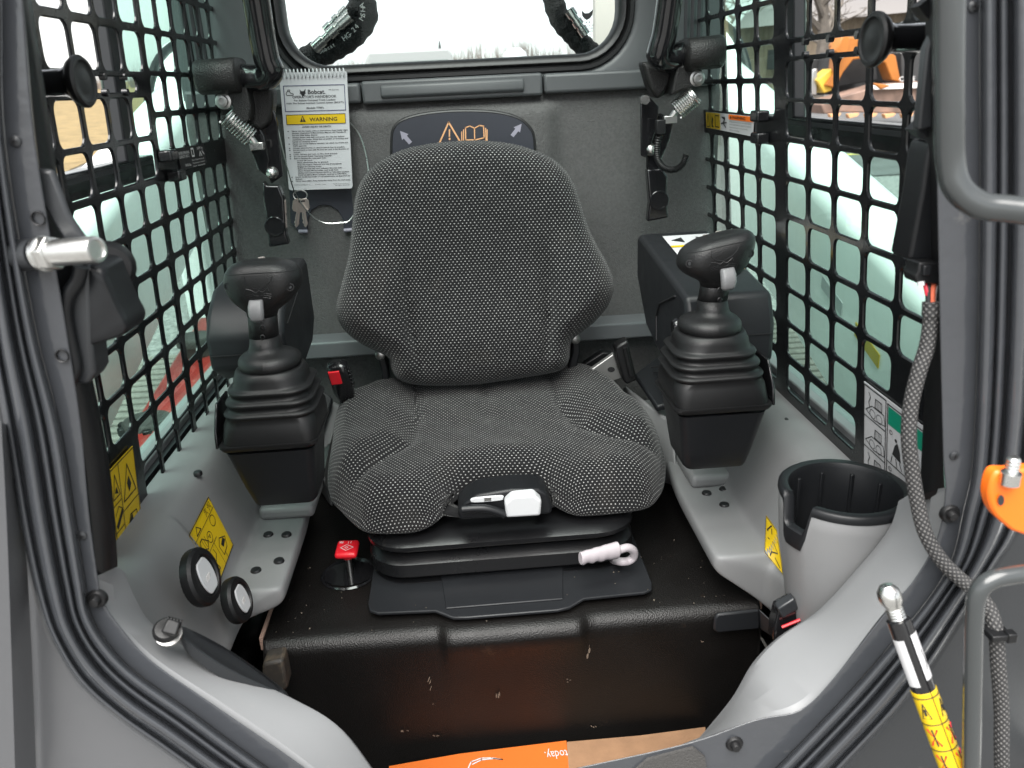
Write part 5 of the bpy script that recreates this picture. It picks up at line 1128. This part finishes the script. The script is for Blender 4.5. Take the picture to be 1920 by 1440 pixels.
q = MB(); g.line(q, [(.055, .345), (.945, .345), (.945, .425), (.055, .425)], .008, closed=True, k=1.2); g.text(q, 'WARNING', .40, .402, .032, .42, k=1.2, bold=.015); g.poly(q, [(.30, .352), (.255, .406), (.345, .406)], 1.2); obj('warning_text', q, M_ink, yb_, sm=0)
q = MB(); g.rect(q, .294, .368, .306, .390, 1.5); g.rect(q, .294, .394, .306, .400, 1.5); obj('warning_mark', q, M_yel, yb_, sm=0)
for k in range(17):
    a = .05+.9*k/16; p = g.p(a, .012, 0); e = g.R.normalized(); dn = g.D.normalized()
    q = MB().tube([p+dn*(.0065*math.cos(t)-.001)+n*(.005*math.sin(t))+e*.0015*math.sin(t) for t in np.linspace(0, 2*math.pi, 13)[:-1]], .0011, 6, closed=True); obj('coil', q, M_white, hb)
# keys on a cable loop
ky = thing('key_pair', PY(560, 425, 1.475), 'pair of pale metal keys hanging on a thin cable loop', 'keys')
q = MB().tube(cr([PY(563+13*math.cos(t), 366+9*math.sin(t), 1.478) for t in np.linspace(0, 2*math.pi, 9)[:-1]], 4, True), .0011, 6, closed=True); obj('split_ring', q, M_zinc, ky)
for dx_, rot, y in ((0, .12, 1.476), (10, -.16, 1.473)):
    def kp(x, z): 
        x, z = x*math.cos(rot)-z*math.sin(rot), x*math.sin(rot)+z*math.cos(rot); return PY(562+dx_*.25+x, 370+z, y)
    pts = [(-12, 8), (-8, 3), (9, 3), (13, 8), (13, 22), (9, 27), (4, 28), (4, 44), (5, 50), (3, 54), (0, 57), (-3, 54), (-3, 50), (-5, 47), (-3, 44), (-4, 40), (-3, 28), (-9, 27), (-12, 22)]
    q = MB().prism([kp(a, b) for a, b in pts], (0, .0022, 0)); kk = obj('key', q, M_key, ky, bev=.0004)
    q = MB().prism([kp(a, b) for a, b in ((-6, 6), (6, 6), (6, 9), (-6, 9))], (0, -.0004, 0)); obj('key_slot', q, M_ink, kk); q = MB().prism([kp(a, b) for a, b in ((-1.2, 30), (0, 30), (0, 52), (-1.2, 52))], (0, -.0003, 0)); obj('key_groove', q, M_steel, kk)
q = MB().tube(cr([PY(a, b, d) for a, b, d in ((513, 205, 1.46), (525, 260, 1.46), (540, 320, 1.462), (555, 365, 1.465), (580, 400, 1.47), (605, 417, 1.475), (635, 418, 1.48), (660, 408, 1.485), (688, 340, 1.49), (688, 300, 1.50), (675, 255, 1.505), (656, 230, 1.508))], 8), .0012, 6); obj('cable_loop', q, M_zinc, ky)
# ================================================================== door latch hardware left and right
def pull_knob(sgn, px, py, Y, scr, L):
    c0 = PY(px, py, Y); ax = V((-sgn, -.05, 0)).normalized(); t = c0-ax*L
    q = MB(); q.lathe(t, ax, [(.0115, -.03), (.0115, L-.016), (.013, L-.012), (.018, L-.002)], 24); st_ = obj('latch_stem', q, M_gloss, scr)
    q = MB(); q.lathe(c0-ax*.002, ax, [(.012, -.006), (.019, -.003), (.0225, .002), (.0228, .005), (.0210, .0072), (.0185, .0072), (.0176, .0060), (.0168, .0055), (.010, .0064), (0, .0068)], 36); obj('latch_knob', q, M_rubber, st_)
pull_knob(-1, 150, 153, .80, scL, .045)
pull_knob(1, 1643, 74, .73, scR, .055)
# striker pin on the left post
st = thing('striker_pin', PY(95, 475, .57), 'bright steel striker pin with nut on the left post', 'striker pin')
a, b = PY(78, 476, .575), PY(182, 468, .555); ax = b-a
q = MB(); q.lathe(a, ax, [(.0085, 0), (.0125, .001), (.0125, .004), (.010, .005)], 24); obj('washer', q, M_zinc, st)
q = MB(); q.lathe(a+ax.normalized()*.004, ax, [(.0125, 0), (.0125, .008), (.0105, .0085)], 6); obj('nut', q, M_zinc, st, sm=20, bev=.0008)
q = MB(); L = ax.length; q.lathe(a, ax, [(.0092, .004), (.0092, L-.002), (.0085, L), (.0068, L+.0003), (.0065, L-.0015), (0, L-.0015)], 28); obj('pin', q, M_zinc, st)
q = MB(); q.lathe(a-ax.normalized()*.004, -ax, [(.011, 0), (.011, .016), (.008, .018), (0, .018)], 18); obj('mount_boss', q, M_post, st)
# black moulded latch cover under the pin
lc = thing('latch_cover', PY(180, 640, .62), 'black moulded latch cover below the striker pin', 'latch cover')
q = MB(); o_ = cr([PY(a, b, .605) for a, b in ((160, 500), (195, 497), (208, 520), (232, 575), (245, 600), (244, 618), (228, 630), (180, 645), (170, 650), (166, 580))], 4, True)
q.loft([[p+V((0, .03, 0)) for p in o_], o_, [p.lerp(PY(195, 580, .605), .06)+V((0, -.006, 0)) for p in o_], [p.lerp(PY(195, 580, .605), .14)+V((0, -.008, 0)) for p in o_]]); obj('flap', q, M_blk2, lc, sm=50)
q = MB().tube(cr([PY(a, b, .592) for a, b in ((152, 500), (146, 525), (127, 555), (122, 590), (133, 650), (140, 690), (128, 722))], 6), .0052, 10); obj('edge_bead', q, M_blk2, lc)
q = MB(); q.prism([PY(a, b, .596) for a, b in ((150, 500), (168, 498), (172, 650), (178, 700), (165, 722), (130, 722), (142, 690), (132, 640), (122, 580), (130, 552))], (0, .03, 0)); obj('backing', q, M_post, lc, bev=.004)
q = MB(); q.lathe(PY(205, 500, .64), V((.5, -.8, .1)), [(.02, -.012), (.02, .0), (.015, .006), (0, .008)], 20); obj('rubber_stop', q, M_rubber, lc)
# ================================================================== decals
g = Drape(cL, [(390, 931), (437, 1022), (410, 1095), (353, 1004)], .0008)
dd = obj('instruction_decal', g.sheet(), M_yel, None, label='yellow instruction decal set diamond-wise above the dials', cat='decal')
q = MB(); g.line(q, [(.01, .01), (.99, .01), (.99, .99), (.01, .99)], .02, closed=True); g.line(q, [(.2, .02), (.2, .98)], .012); g.line(q, [(.55, .35), (.55, .98)], .012); g.line(q, [(.55, .5), (.98, .5)], .012)
g.text(q, 'SJC', .04, .16, .10, .13); g.text(q, 'AHC', .04, .32, .10, .13); g.line(q, [(.06, .72), (.17, .62), (.17, .82)], .02, closed=True)
for cx_, cy_, r in ((.32, .22, .09), (.42, .52, .09)): g.line(q, [(cx_+r*math.cos(t), cy_+r*math.sin(t)) for t in np.linspace(0, 2*math.pi, 13)[:-1]], .015, closed=True)
g.text(q, 'P', .385, .57, .09, .06); g.line(q, [(.28, .75), (.42, .62), (.5, .72), (.4, .9), (.28, .85)], .018, closed=True)
for yy_ in (.66, .72, .78): g.line(q, [(.30, yy_), (.46, yy_)], .012)
g.line(q, [(.62, .3), (.72, .12), (.86, .2), (.88, .4), (.7, .42)], .018, closed=True); g.poly(q, [(.68, .2), (.76, .16), (.8, .3), (.72, .34)]); g.line(q, [(.6, .62), (.7, .6), (.78, .75), (.9, .7), (.9, .9)], .018); g.line(q, [(.62, .75), (.72, .9), (.8, .82)], .018); g.text(q, '7184567', .99, .34, .03, .12, 'r'); obj('print', q, M_ink, dd, sm=0)
# yellow decal on the left screen
def plane_decal(pts, S, label, m, name, off):
    p = [S(a, b, off) for a, b in pts]; n = (p[1]-p[0]).cross(p[3]-p[0]).normalized(); 
    if n.x*off < 0: n = -n
    q = MB().prism(p, n*-.0012); return obj(name, q, m, None, label=label, cat='decal'), Pl(p[0], p[1], p[3], n, .0006)
dy, g = plane_decal([(203, 885), (249, 836), (271, 1010), (226, 1072)], PL, 'yellow pictogram decal at the front of the left screen', M_yel, 'warning_decal', .0035)
q = MB(); g.line(q, [(.01, .01), (.99, .01), (.99, .99), (.01, .99)], .018, closed=True); g.line(q, [(.35, 0), (.35, 1)], .016); g.line(q, [(.35, .5), (1, .5)], .016); g.line(q, [(0, .62), (.35, .62)], .016); g.line(q, [(0, .36), (.35, .36)], .016)
g.line(q, [(.67, .1), (.42, .42), (.92, .42)], .022, closed=True); g.poly(q, [(.6, .28), (.68, .22), (.76, .32), (.66, .38)]); g.line(q, [(.05, .3), (.18, .08), (.31, .3)], .018, closed=True); g.poly(q, [(.12, .25), (.2, .2), (.25, .28)])
g.line(q, [(.45, .75), (.6, .6), (.85, .62), (.9, .78), (.6, .82)], .02, closed=True); g.poly(q, [(.55, .66), (.66, .60), (.7, .7), (.6, .74)]); g.line(q, [(.42, .9), (.6, .86), (.9, .9)], .018); g.poly(q, [(.05, .56), (.33, .44), (.33, .5), (.1, .6)]); g.line(q, [(.06, .46), (.2, .40), (.3, .44)], .016); g.poly(q, [(.08, .88), (.33, .74), (.33, .8), (.12, .92)]); g.line(q, [(.06, .74), (.2, .68), (.3, .7)], .016); g.text(q, 'WARNING', .95, .97, .03, .45, 'r'); obj('print', q, M_ink, dy, sm=0)
# capacity plate on the left screen band
dk, g = plane_decal([(331, 278), (382, 270), (388, 304), (341, 321)], PL, 'small black rated capacity plate on the left screen', M_ink, 'capacity_plate', .0025)
q = MB(); g.text(q, 'RATED OPERATING', .02, .30, .13, .36); g.text(q, 'CAPACITY (ROC)', .02, .46, .13, .33); g.text(q, '3475 lbs', .15, .85, .12, .2); g.line(q, [(.46, .12), (.54, .12), (.54, .45), (.46, .45)], .02, closed=True); g.text(q, '3475 kg', .68, .2, .12, .22); g.line(q, [(.74, .5), (.78, .3), (.82, .5)], .02); g.line(q, [(.86, .3), (.92, .45)], .02)
for i in range(3): g.text(q, ('See Operation &', 'Maintenance Manual', 'for details'), .45, .66+.14*i, .07, .45) if False else g.text(q, ('See Operation &', 'Maintenance Manual', 'for details')[i], .42, .66+.14*i, .07, .46)
obj('print', q, M_paleprint, dk, sm=0)
# warning strip on the right screen band
dw, g = plane_decal([(1324, 210), (1413, 219), (1411, 256), (1325, 239)], PR, 'yellow, white and orange warning strip on the right screen', M_paper, 'warning_strip', -.0025)
q = MB(); g.rect(q, 0, 0, .33, 1); yo = obj('yellow_field', q, M_yel, dw, sm=0); q = MB(); g.rect(q, .52, 0, 1, .30); oo = obj('orange_field', q, M_orange, dw, sm=0)
q = MB(); g.l = .001; g.text(q, 'WARNING', .60, .23, .17, .26, bold=.02); g.poly(q, [(.57, .05), (.55, .22), (.59, .22)])
for i, t in enumerate(('LIFTING INSTRUCTIONS AT HIGH RAISED SPEEDS', 'CAN CAUSE SERIOUS INJURY OR DEATH', 'Keep attachment as low as possible', 'when turning.')): g.text(q, t, .54, .46+.16*i, .08, .42-.06*(i > 1)-.16*(i > 2))
g.line(q, [(.02, .9), (.055, .12), (.09, .9)], .008, closed=True); g.poly(q, [(.15, .2), (.18, .4), (.16, .75), (.19, .9), (.14, .9), (.135, .6)]); g.line(q, [(.23, .15), (.31, .15), (.31, .85), (.23, .85)], .008, closed=True); g.line(q, [(.27, .15), (.27, .85)], .006); g.line(q, [(.11, 0), (.11, 1)], .005); g.line(q, [(.22, 0), (.22, 1)], .005)
g.line(q, [(.38, .2), (.44, .3), (.40, .55), (.46, .8)], .01); g.poly(q, [(.40, .2), (.44, .16), (.45, .32), (.41, .34)]); g.line(q, [(.36, .6), (.48, .5)], .008); obj('print', q, M_ink, dw, sm=0)
# large white instruction sheet on the right screen
ds, g = plane_decal([(1620, 715), (1735, 803), (1740, 955), (1618, 885)], PR, 'white pictogram sheet with green header at the front of the right screen', M_paper, 'instruction_sheet', -.0025)
q = MB(); g.rect(q, .44, .06, 1, .24, .6); obj('green_header', q, M_greenp, ds, sm=0)
q = MB(); g.line(q, [(.015, .02), (.40, .02), (.40, .98), (.015, .98)], .012, closed=True); g.line(q, [(.43, .04), (.99, .04), (.99, .98), (.43, .98)], .012, closed=True)
for yy_ in (.34, .67): g.line(q, [(.015, yy_), (.40, yy_)], .010)
g.line(q, [(.43, .62), (.99, .62)], .010)
for i in range(3):
    y = .05+.325*i
    g.line(q, [(.05, y+.22), (.16, y+.14), (.37, y+.14), (.39, y+.24), (.20, y+.27)], .008, closed=True); g.line(q, [(.22, y+.04), (.33, y+.04), (.33, y+.13), (.21, y+.13)], .008, closed=True)
    for k in range(4): g.line(q, [(.23+.025*k, y+.045), (.23+.025*k, y+.125)], .005)
    for cx_ in (.17, .29): g.line(q, [(cx_+.05*math.cos(t), y+.22+.045*math.sin(t)) for t in np.linspace(0, 6.28, 11)[:-1]], .006, closed=True)
    if i != 1: g.line(q, [(.10, y+.02), (.13, y+.06), (.10, y+.12), (.12, y+.17)], .010)
g.line(q, [(.49+.025*math.cos(t), .30+.02*math.sin(t)) for t in np.linspace(0, 6.28, 11)[:-1]], .006, closed=True); g.text(q, '1', .48, .31, .022); g.line(q, [(.49+.025*math.cos(t), .68+.02*math.sin(t)) for t in np.linspace(0, 6.28, 11)[:-1]], .006, closed=True); g.text(q, '4', .478, .69, .022)
g.poly(q, [(.56, .40), (.60, .36), (.64, .42), (.66, .53), (.52, .51)]); g.poly(q, [(.575+.02*math.cos(t), .345+.018*math.sin(t)) for t in np.linspace(0, 6.28, 11)[:-1]]); g.line(q, [(.52, .53), (.5, .6)], .01); g.line(q, [(.58, .53), (.6, .61)], .01); g.line(q, [(.64, .54), (.68, .6)], .01); g.line(q, [(.72, .45), (.85, .44), (.9, .58), (.75, .58)], .008, closed=True)
g.line(q, [(.47, .95), (.5, .72), (.6, .76), (.75, .80), (.8, .95)], .010); g.text(q, 'OFF', .5, .93, .03, .1); obj('print', q, M_ink, ds, sm=0)
q = MB(); g.rect(q, .58, .84, .72, .97, 1.4); yk = obj('yellow_tag', q, M_yel, ds, sm=0); q = MB(); g.text(q, 'ISO', .60, .90, .04, .1, k=1.9); g.line(q, [(.58, .84), (.72, .84), (.72, .97), (.58, .97)], .012, k=1.9, closed=True); obj('tag_print', q, M_ink, yk, sm=0)
# small yellow decal under the right ledge
yq = [(1437, 966), (1457, 994), (1470, 1080), (1433, 1036)]
g = Drape(cR, yq, .0008); dz_ = obj('warning_decal', g.sheet(), M_yel, None, label='narrow yellow decal beside the cup holder', cat='decal')
q = MB(); g.line(q, [(.02, .02), (.98, .02), (.98, .98), (.02, .98)], .03, closed=True); g.line(q, [(.5, .08), (.15, .32), (.85, .32)], .05, closed=True); g.line(q, [(.5, .16), (.5, .27)], .06); g.line(q, [(0, .36), (1, .36)], .03); g.line(q, [(.2, .5), (.6, .45), (.8, .6), (.4, .75), (.3, .9)], .04); g.line(q, [(.6, .8), (.85, .9)], .05); obj('print', q, M_ink, dz_, sm=0)
# ================================================================== storage flap on the left sill
sf = thing('sill_pocket', PY(400, 1250, .62), 'dark grey pocket flap with ridged latch on the left sill', 'pocket')
q = MB(); o_ = cr([PY(a, b, y) for a, b, y in ((335, 1188, .612), (350, 1180, .63), (420, 1215, .65), (490, 1262, .66), (538, 1300, .655), (530, 1305, .645), (450, 1270, .625), (380, 1228, .612))], 4, True); c0 = sum(o_, V())/len(o_)
q.loft([[p+V((0, .004, -.02)) for p in o_], [p+V((0, -.002, .004)) for p in o_], [p.lerp(c0, .10)+V((0, -.002, .005)) for p in o_], [p.lerp(c0, .2)+V((0, .004, -.004)) for p in o_]]); obj('flap', q, M_post, sf, sm=40)
q = MB(); q.lathe(PY(312, 1182, .606), V((.2, -.5, .8)), [(.0115, -.004), (.0115, .002), (.009, .005), (0, .006)], 22); obj('latch_base', q, M_rubber, sf)
q = MB(); q.lathe(PY(316, 1187, .604), V((.2, -.5, .8)), [(.0112, -.003), (.0120, -.0015), (.0114, .0), (.0105, .0)], 22); obj('latch_ring', q, M_steel, sf)
p = PY(323, 1175, .602); Rm = Matrix.Rotation(R_(25), 3, 'Y') @ Matrix.Rotation(R_(-35), 3, 'X'); q = MB().box(p, (.014, .014, .013), Rm, .85); lo = obj('latch_button', q, M_rubber, sf, bev=.002)
for k in range(5):
    q = MB().box(p+Rm @ V((-.0055+.0027*k, 0, .0066)), (.0012, .012, .0012), Rm); obj('latch_ridge', q, M_rubber, lo)
# ================================================================== right front: control box, harness, handles, lug, strut
cb = thing('control_box', PY(1745, 500, .62), 'flat black control box with plugged cable on the right post', 'control box')
q = MB().prism([PY(a, b, .615) for a, b in ((1748, 262), (1776, 272), (1790, 300), (1788, 400), (1775, 488), (1768, 492), (1706, 489), (1704, 482), (1728, 360), (1738, 290))], (0, .03, 0)); obj('box', q, M_blk2, cb, bev=.004, seg=3)
q = MB().prism([PY(a, b, .60) for a, b in ((1724, 492), (1760, 492), (1778, 500), (1776, 520), (1772, 534), (1720, 532), (1716, 520), (1722, 508))], (0, .02, 0)); cn = obj('connector', q, M_blk, cb, bev=.0015)
q = MB().prism([PY(a, b, .597) for a, b in ((1733, 498), (1748, 498), (1746, 518), (1731, 517))], (0, .004, 0)); obj('connector_clip', q, M_blk2, cn, bev=.001)
q = MB().prism([PY(a, b, .620) for a, b in ((1722, 244), (1748, 220), (1750, 244), (1748, 262), (1740, 258))], (0, .02, 0)); obj('bracket_tip', q, M_post, cb)
q = MB().prism([PY(a, b, .615) for a, b in ((1722, 12), (1745, -6), (1745, 40), (1735, 30))], (0, .012, 0)); obj('bracket_tip', q, M_blk, cb)
q = MB().prism([PY(a, b, .612) for a, b in ((1738, 90), (1752, 60), (1752, 240), (1722, 244))], (0, .01, 0)); obj('upper_shield', q, M_post, cb, bev=.002)
wl_ = thing('cable_harness', PY(1880, 1440, .52), 'grey braided cable harness with coloured wires down the right post', 'cable')
pth = [(1748, 566, .598), (1746, 600, .596), (1738, 650, .594), (1722, 700, .592), (1708, 760, .59), (1704, 820, .588), (1710, 880, .586), (1720, 940, .582), (1735, 1000, .575), (1765, 1050, .568), (1800, 1085, .56), (1830, 1110, .55), (1856, 1145, .54), (1868, 1190, .53), (1872, 1250, .525), (1878, 1330, .52), (1878, 1400, .515), (1880, 1500, .51)]
P3 = cr([PY(*p) for p in pth], 10); q = MB(); q.tube(P3, [.0062 if i > 8 else .0074 for i in range(len(P3))], 14)
def braid():
    m = mat('braided sleeve', (.03, .03, .032), .7); nt = m.node_tree; N = nt.nodes; L = nt.links; b = N['Principled BSDF']; uv = N.new('ShaderNodeUVMap')
    w1 = N.new('ShaderNodeTexWave'); w1.bands_direction = 'DIAGONAL'; w1.inputs['Scale'].default_value = 17; mp = N.new('ShaderNodeMapping'); mp.inputs['Scale'].default_value = (1, -1, 1); w2 = N.new('ShaderNodeTexWave'); w2.bands_direction = 'DIAGONAL'; w2.inputs['Scale'].default_value = 17
    L.new(uv.outputs[0], w1.inputs[0]); L.new(uv.outputs[0], mp.inputs[0]); L.new(mp.outputs[0], w2.inputs[0]); mm = N.new('ShaderNodeMath'); mm.operation = 'MULTIPLY'; L.new(w1.outputs[1], mm.inputs[0]); L.new(w2.outputs[1], mm.inputs[1])
    mx = N.new('ShaderNodeMix'); mx.data_type = 'RGBA'; L.new(mm.outputs[0], mx.inputs[0]); mx.inputs[6].default_value = (.016, .016, .017, 1); mx.inputs[7].default_value = (.16, .155, .15, 1); L.new(mx.outputs[2], b.inputs['Base Color'])
    bp = N.new('ShaderNodeBump'); bp.inputs['Distance'].default_value = .0012; bp.inputs['Strength'].default_value = .9; L.new(mm.outputs[0], bp.inputs['Height']); L.new(bp.outputs[0], b.inputs['Normal']); return m
s_ = 0
for i in range(len(P3)):
    if i: s_ += (P3[i]-P3[i-1]).length
    for k in range(14): q.uv[i*14+k] = (s_*7, min(k, 14-k)/14*.30)
obj('braided_sleeve', q, braid(), wl_, sm=180)
for (a0, a1), m_, r in (((1734, 1744), M_wire_r, .0019), ((1750, 1747), M_wire_o, .0027), ((1757, 1751), M_wire_w, .0014), ((1741, 1741), M_ink, .0022)):
    q = MB().tube(cr([PY(a0, 530, .606), PY((a0+a1)/2-1, 548, .602), PY(a1, 574, .598)], 5), r, 8); obj('wire', q, m_, wl_)
q = MB().cyl(PY(1726, 528, .598), PY(1727, 536, .597), .0028, n=12); obj('seal_plug', q, M_white, wl_)
p = PY(1868, 1186, .528); q = MB(); q.box(p, (.018, .018, .006)); q.box(p+V((.008, -.006, 0)), (.008, .008, .009)); obj('cable_tie', q, M_blk, wl_, bev=.001)
def handle(name, pts, r, label):
    q = MB(); q.tube(cr([PY(*p) for p in pts], 10), r, 20); return obj(name, q, mat(name+' paint', (.040, .044, .045), .22, bump=(60, .06, .002), coat=.25, rvar=.05), None, sm=180, label=label, cat='handle', group='grab handles')
handle('grab_handle', [(1790, -420, .46), (1782, -60, .46), (1780, 60, .46), (1780, 200, .46), (1782, 300, .46), (1796, 352, .457), (1836, 384, .452), (1890, 392, .448), (1990, 402, .44)], .0080, 'dark grey tubular grab handle at the upper right post')
handle('grab_handle', [(1990, 1068, .46), (1900, 1078, .46), (1858, 1088, .46), (1834, 1112, .46), (1826, 1160, .46), (1824, 1260, .46), (1822, 1380, .46), (1820, 1500, .46)], .0066, 'dark grey tubular grab handle at the lower right corner')
og = thing('orange_lug', PY(1900, 940, .50), 'bright orange lug with steel bolt at the right edge', 'lug')
q = MB().prism(cr([PY(a, b, .50) for a, b in ((1866, 888), (1895, 884), (1960, 890), (1960, 1002), (1910, 1000), (1885, 985), (1862, 960), (1854, 925))], 4, True), (0, .012, 0)); obj('plate', q, M_orpl, og, bev=.003)
q = MB().face(cr([PY(1877+6*math.cos(t), 938+10*math.sin(t), .4985) for t in np.linspace(0, 2*math.pi, 9)[:-1]], 3, True)); obj('hole', q, M_post, og, sm=0)
p = PY(1895, 893, .497); q = MB(); q.lathe(p, (0, 0, 1), [(.007, -.006), (.007, .003), (.0045, .004)]+[(.0045+.0005*(k % 2), .004+.0013*k) for k in range(8)]+[(.0035, .0155), (0, .0155)], 16); obj('bolt', q, M_zinc, og)
gs = thing('gas_strut', PY(1780, 1440, .48), 'black gas strut with yellow pictogram label hanging at the lower right', 'gas strut')
a, b = PY(1668, 1118, .52), PY(1815, 1520, .46); ax = (b-a); L = ax.length; u = ax.normalized()
q = MB(); q.lathe(a-u*.002, u, [(0, -.0085), (.005, -.0075), (.0085, -.003), (.0092, .002), (.0085, .007), (.0068, .010), (.0066, .012)]+[(.0066+.0005*(k % 2), .012+.0012*k) for k in range(9)]+[(.0055, .024)], 22); obj('ball_end', q, M_zinc, gs)
q = MB(); q.lathe(a, u, [(.006, .018), (.0092, .020), (.0094, .024), (.0094, L)], 28); tb = obj('cylinder_tube', q, M_gloss, gs)
sidev = u.cross(V((0, 1, 0))).normalized(); fr = u.cross(sidev).normalized(); fr = fr if fr.y < 0 else -fr; sidev = fr.cross(u) if fr.cross(u).x > 0 else u.cross(fr)
def cyl_patch(mb, t0, t1, a0, a1, r, n=10): mb.grid([[a+u*t+r*(math.sin(R_(x))*sidev+math.cos(R_(x))*fr) for x in np.linspace(a0, a1, n)] for t in np.linspace(t0, t1, 6)]); return mb
q = MB(); cyl_patch(q, .031, .070, 12, 75, .0097); obj('white_label', q, M_paper, tb); q = MB(); cyl_patch(q, .034, .074, -85, -25, .0097); obj('white_label', q, M_paper, tb)
q = MB(); q.lathe(a+u*.080, u, [(.0095, 0), (.0100, .0004), (.0100, L-.081)], 28, caps=False); yl = obj('yellow_label', q, M_yel, tb)
def cl(mb, pts, r=.01015, w=.0005):
    P_ = [a+u*t+r*(math.sin(R_(x))*sidev+math.cos(R_(x))*fr) for t, x in pts]; mb.tube(P_, w, 4)
qk = MB(); qr = MB(); cl(qk, [(.08, 8), (L, 8)], w=.0004)
for i in range(7):
    t = .084+.0225*i
    cl(qk, [(t, x) for x in range(-90, 91, 15)])
    if i in (1, 2):
        for x0 in (-45, 45):
            cl(qr, [(t+.004, x0-22), (t+.018, x0+22)], w=.0008); cl(qr, [(t+.004, x0+22), (t+.018, x0-22)], w=.0008); cl(qk, [(t+.004, x0), (t+.018, x0+6)], w=.0007)
    else:
        for x0 in (-45, 45): cl(qk, [(t+.004, x0), (t+.017, x0-20), (t+.017, x0+20), (t+.004, x0)]); cl(qk, [(t+.009, x0), (t+.014, x0)], w=.001)
obj('print', qk, M_ink, yl, sm=0); obj('red_cross', qr, M_red, yl, sm=0)
qk = MB(); cl(qk, [(.045, 40), (.055, 50), (.062, 35)], w=.0003, r=.0099); cl(qk, [(.05, 45), (.06, 60)], w=.0003, r=.0099); obj('print', qk, M_ink, tb, sm=0)
# ================================================================== floor well : cardboard, brackets, hoses beside the box
cd_ = thing('cardboard_sheet', PZ(1000, 1420, -.93), 'flattened orange and brown cardboard sheet on the cab floor', 'cardboard')
zc_ = -.905
q = MB().prism([PZ(a, b, zc_) for a, b in ((1063, 1397), (1200, 1385), (1322, 1369), (1330, 1500), (1070, 1500))], (0, 0, .006)); obj('brown_side', q, M_card, cd_)
q = MB().prism([PZ(a, b, zc_) for a, b in ((730, 1442), (860, 1419), (940, 1409), (1062, 1394), (1072, 1500), (740, 1520))], (0, 0, .0055)); orc = obj('printed_side', q, M_cardor, cd_)
g = Pl(PZ(870, 1416, zc_+.0058), PZ(1062, 1396, zc_+.0058), PZ(880, 1500, zc_+.0058), (0, 0, 1), .0008); q = MB(); g.text(q, 'today.', .99, .13, .20, .22, flip=True); g.text(q, 'Delivered', .02, .42, .22, .42, flip=False) if False else None
g.line(q, [(.02, .34), (.06, .18), (.16, .12), (.26, .14), (.36, .20), (.28, .16), (.16, .16), (.07, .24)], .012); g.text(q, 'Deals', -.02, .32, .2, .30, flip=True); g.text(q, 'plus', -.08, .62, .2, .26, flip=True); obj('print', q, M_paper, orc, sm=0)
q = MB().prism([PY(a, b, .895) for a, b in ((1340, 1160), (1346, 1152), (1424, 1144), (1426, 1180), (1345, 1188), (1338, 1182))], (0, .006, 0)); bkr = obj('stop_bracket', q, M_slate, None, bev=.003, label='dark grey bent steel tab at the right of the seat box', cat='bracket')
q = MB().prism([PY(1424, 1144, .895), PY(1455, 1172, .875), PY(1455, 1200, .875), PY(1426, 1180, .895)], (0, .006, 0)); obj('bent_end', q, M_slate, bkr, bev=.002)
q = MB().tube(cr([PZ(1380, 1010, -.72), PZ(1420, 1070, -.76), PZ(1450, 1115, -.78), PZ(1462, 1150, -.82), PZ(1455, 1200, -.86)], 6), .024, 14); obj('floor_hose', q, M_rubber, None, sm=180, label='thick black hose running down beside the cup holder', cat='hose', group='floor hoses')
q = MB().tube(cr([PZ(560, 1075, -.74), PZ(520, 1110, -.77), PZ(480, 1170, -.80), PZ(462, 1200, -.84), PZ(455, 1240, -.88)], 6), .022, 14); obj('floor_hose', q, M_rubber, None, sm=180, label='thick black hose running down beside the left dials', cat='hose', group='floor hoses')
q = MB().prism([PY(a, b, .86) for a, b in ((492, 1245), (530, 1238), (540, 1290), (520, 1310), (490, 1290))], (0, .03, 0)); obj('pedal_edge', q, mat('dusty black plastic', (.03, .026, .022), .6, dust=((.12, .09, .06), 40, .5, .6)), None, bev=.004, label='dusty black pedal edge at the left foot of the seat box', cat='pedal')
sw = thing('rocker_switch', PY(1480, 1160, .74), 'small black switch with a red line at the foot of the cup holder', 'switch')
q = MB().prism([PY(a, b, .73) for a, b in ((1460, 1145), (1492, 1128), (1500, 1150), (1508, 1172), (1450, 1204), (1452, 1180))], (0, .02, 0)); obj('base', q, M_gloss, sw, bev=.003)
q = MB().prism([PY(a, b, .725) for a, b in ((1458, 1142), (1490, 1122), (1498, 1142), (1468, 1162))], (0, .012, 0)); obj('rocker', q, M_post, sw, bev=.002)
q = MB().tube([PY(1466, 1176, .724), PY(1500, 1162, .724)], .0018, 6); obj('red_line', q, M_red, sw)
# crumbs and grit scattered on the box top and the plate
M_grit = mat('grit', (.13, .11, .085), .9)
q = MB(); rd = random.Random(11)
for i in range(90):
    x, y = rd.uniform(-.30, .37), rd.uniform(.925, 1.12); inpl = -.17 < x < .237 and y > .95; z = -.6862 if inpl else -.6990; r = rd.choice((.0004, .0004, .0005, .0006, .0009))
    q.box(V((x, y, z+r*.6)), (r*2*rd.uniform(.6, 1.3), r*2, r*1.4), Matrix.Rotation(rd.random()*3, 3, 'Z'))
obj('grit', q, M_grit, None, sm=0, label='pale crumbs of grit scattered on the seat box and plate', cat='grit', kind='stuff')
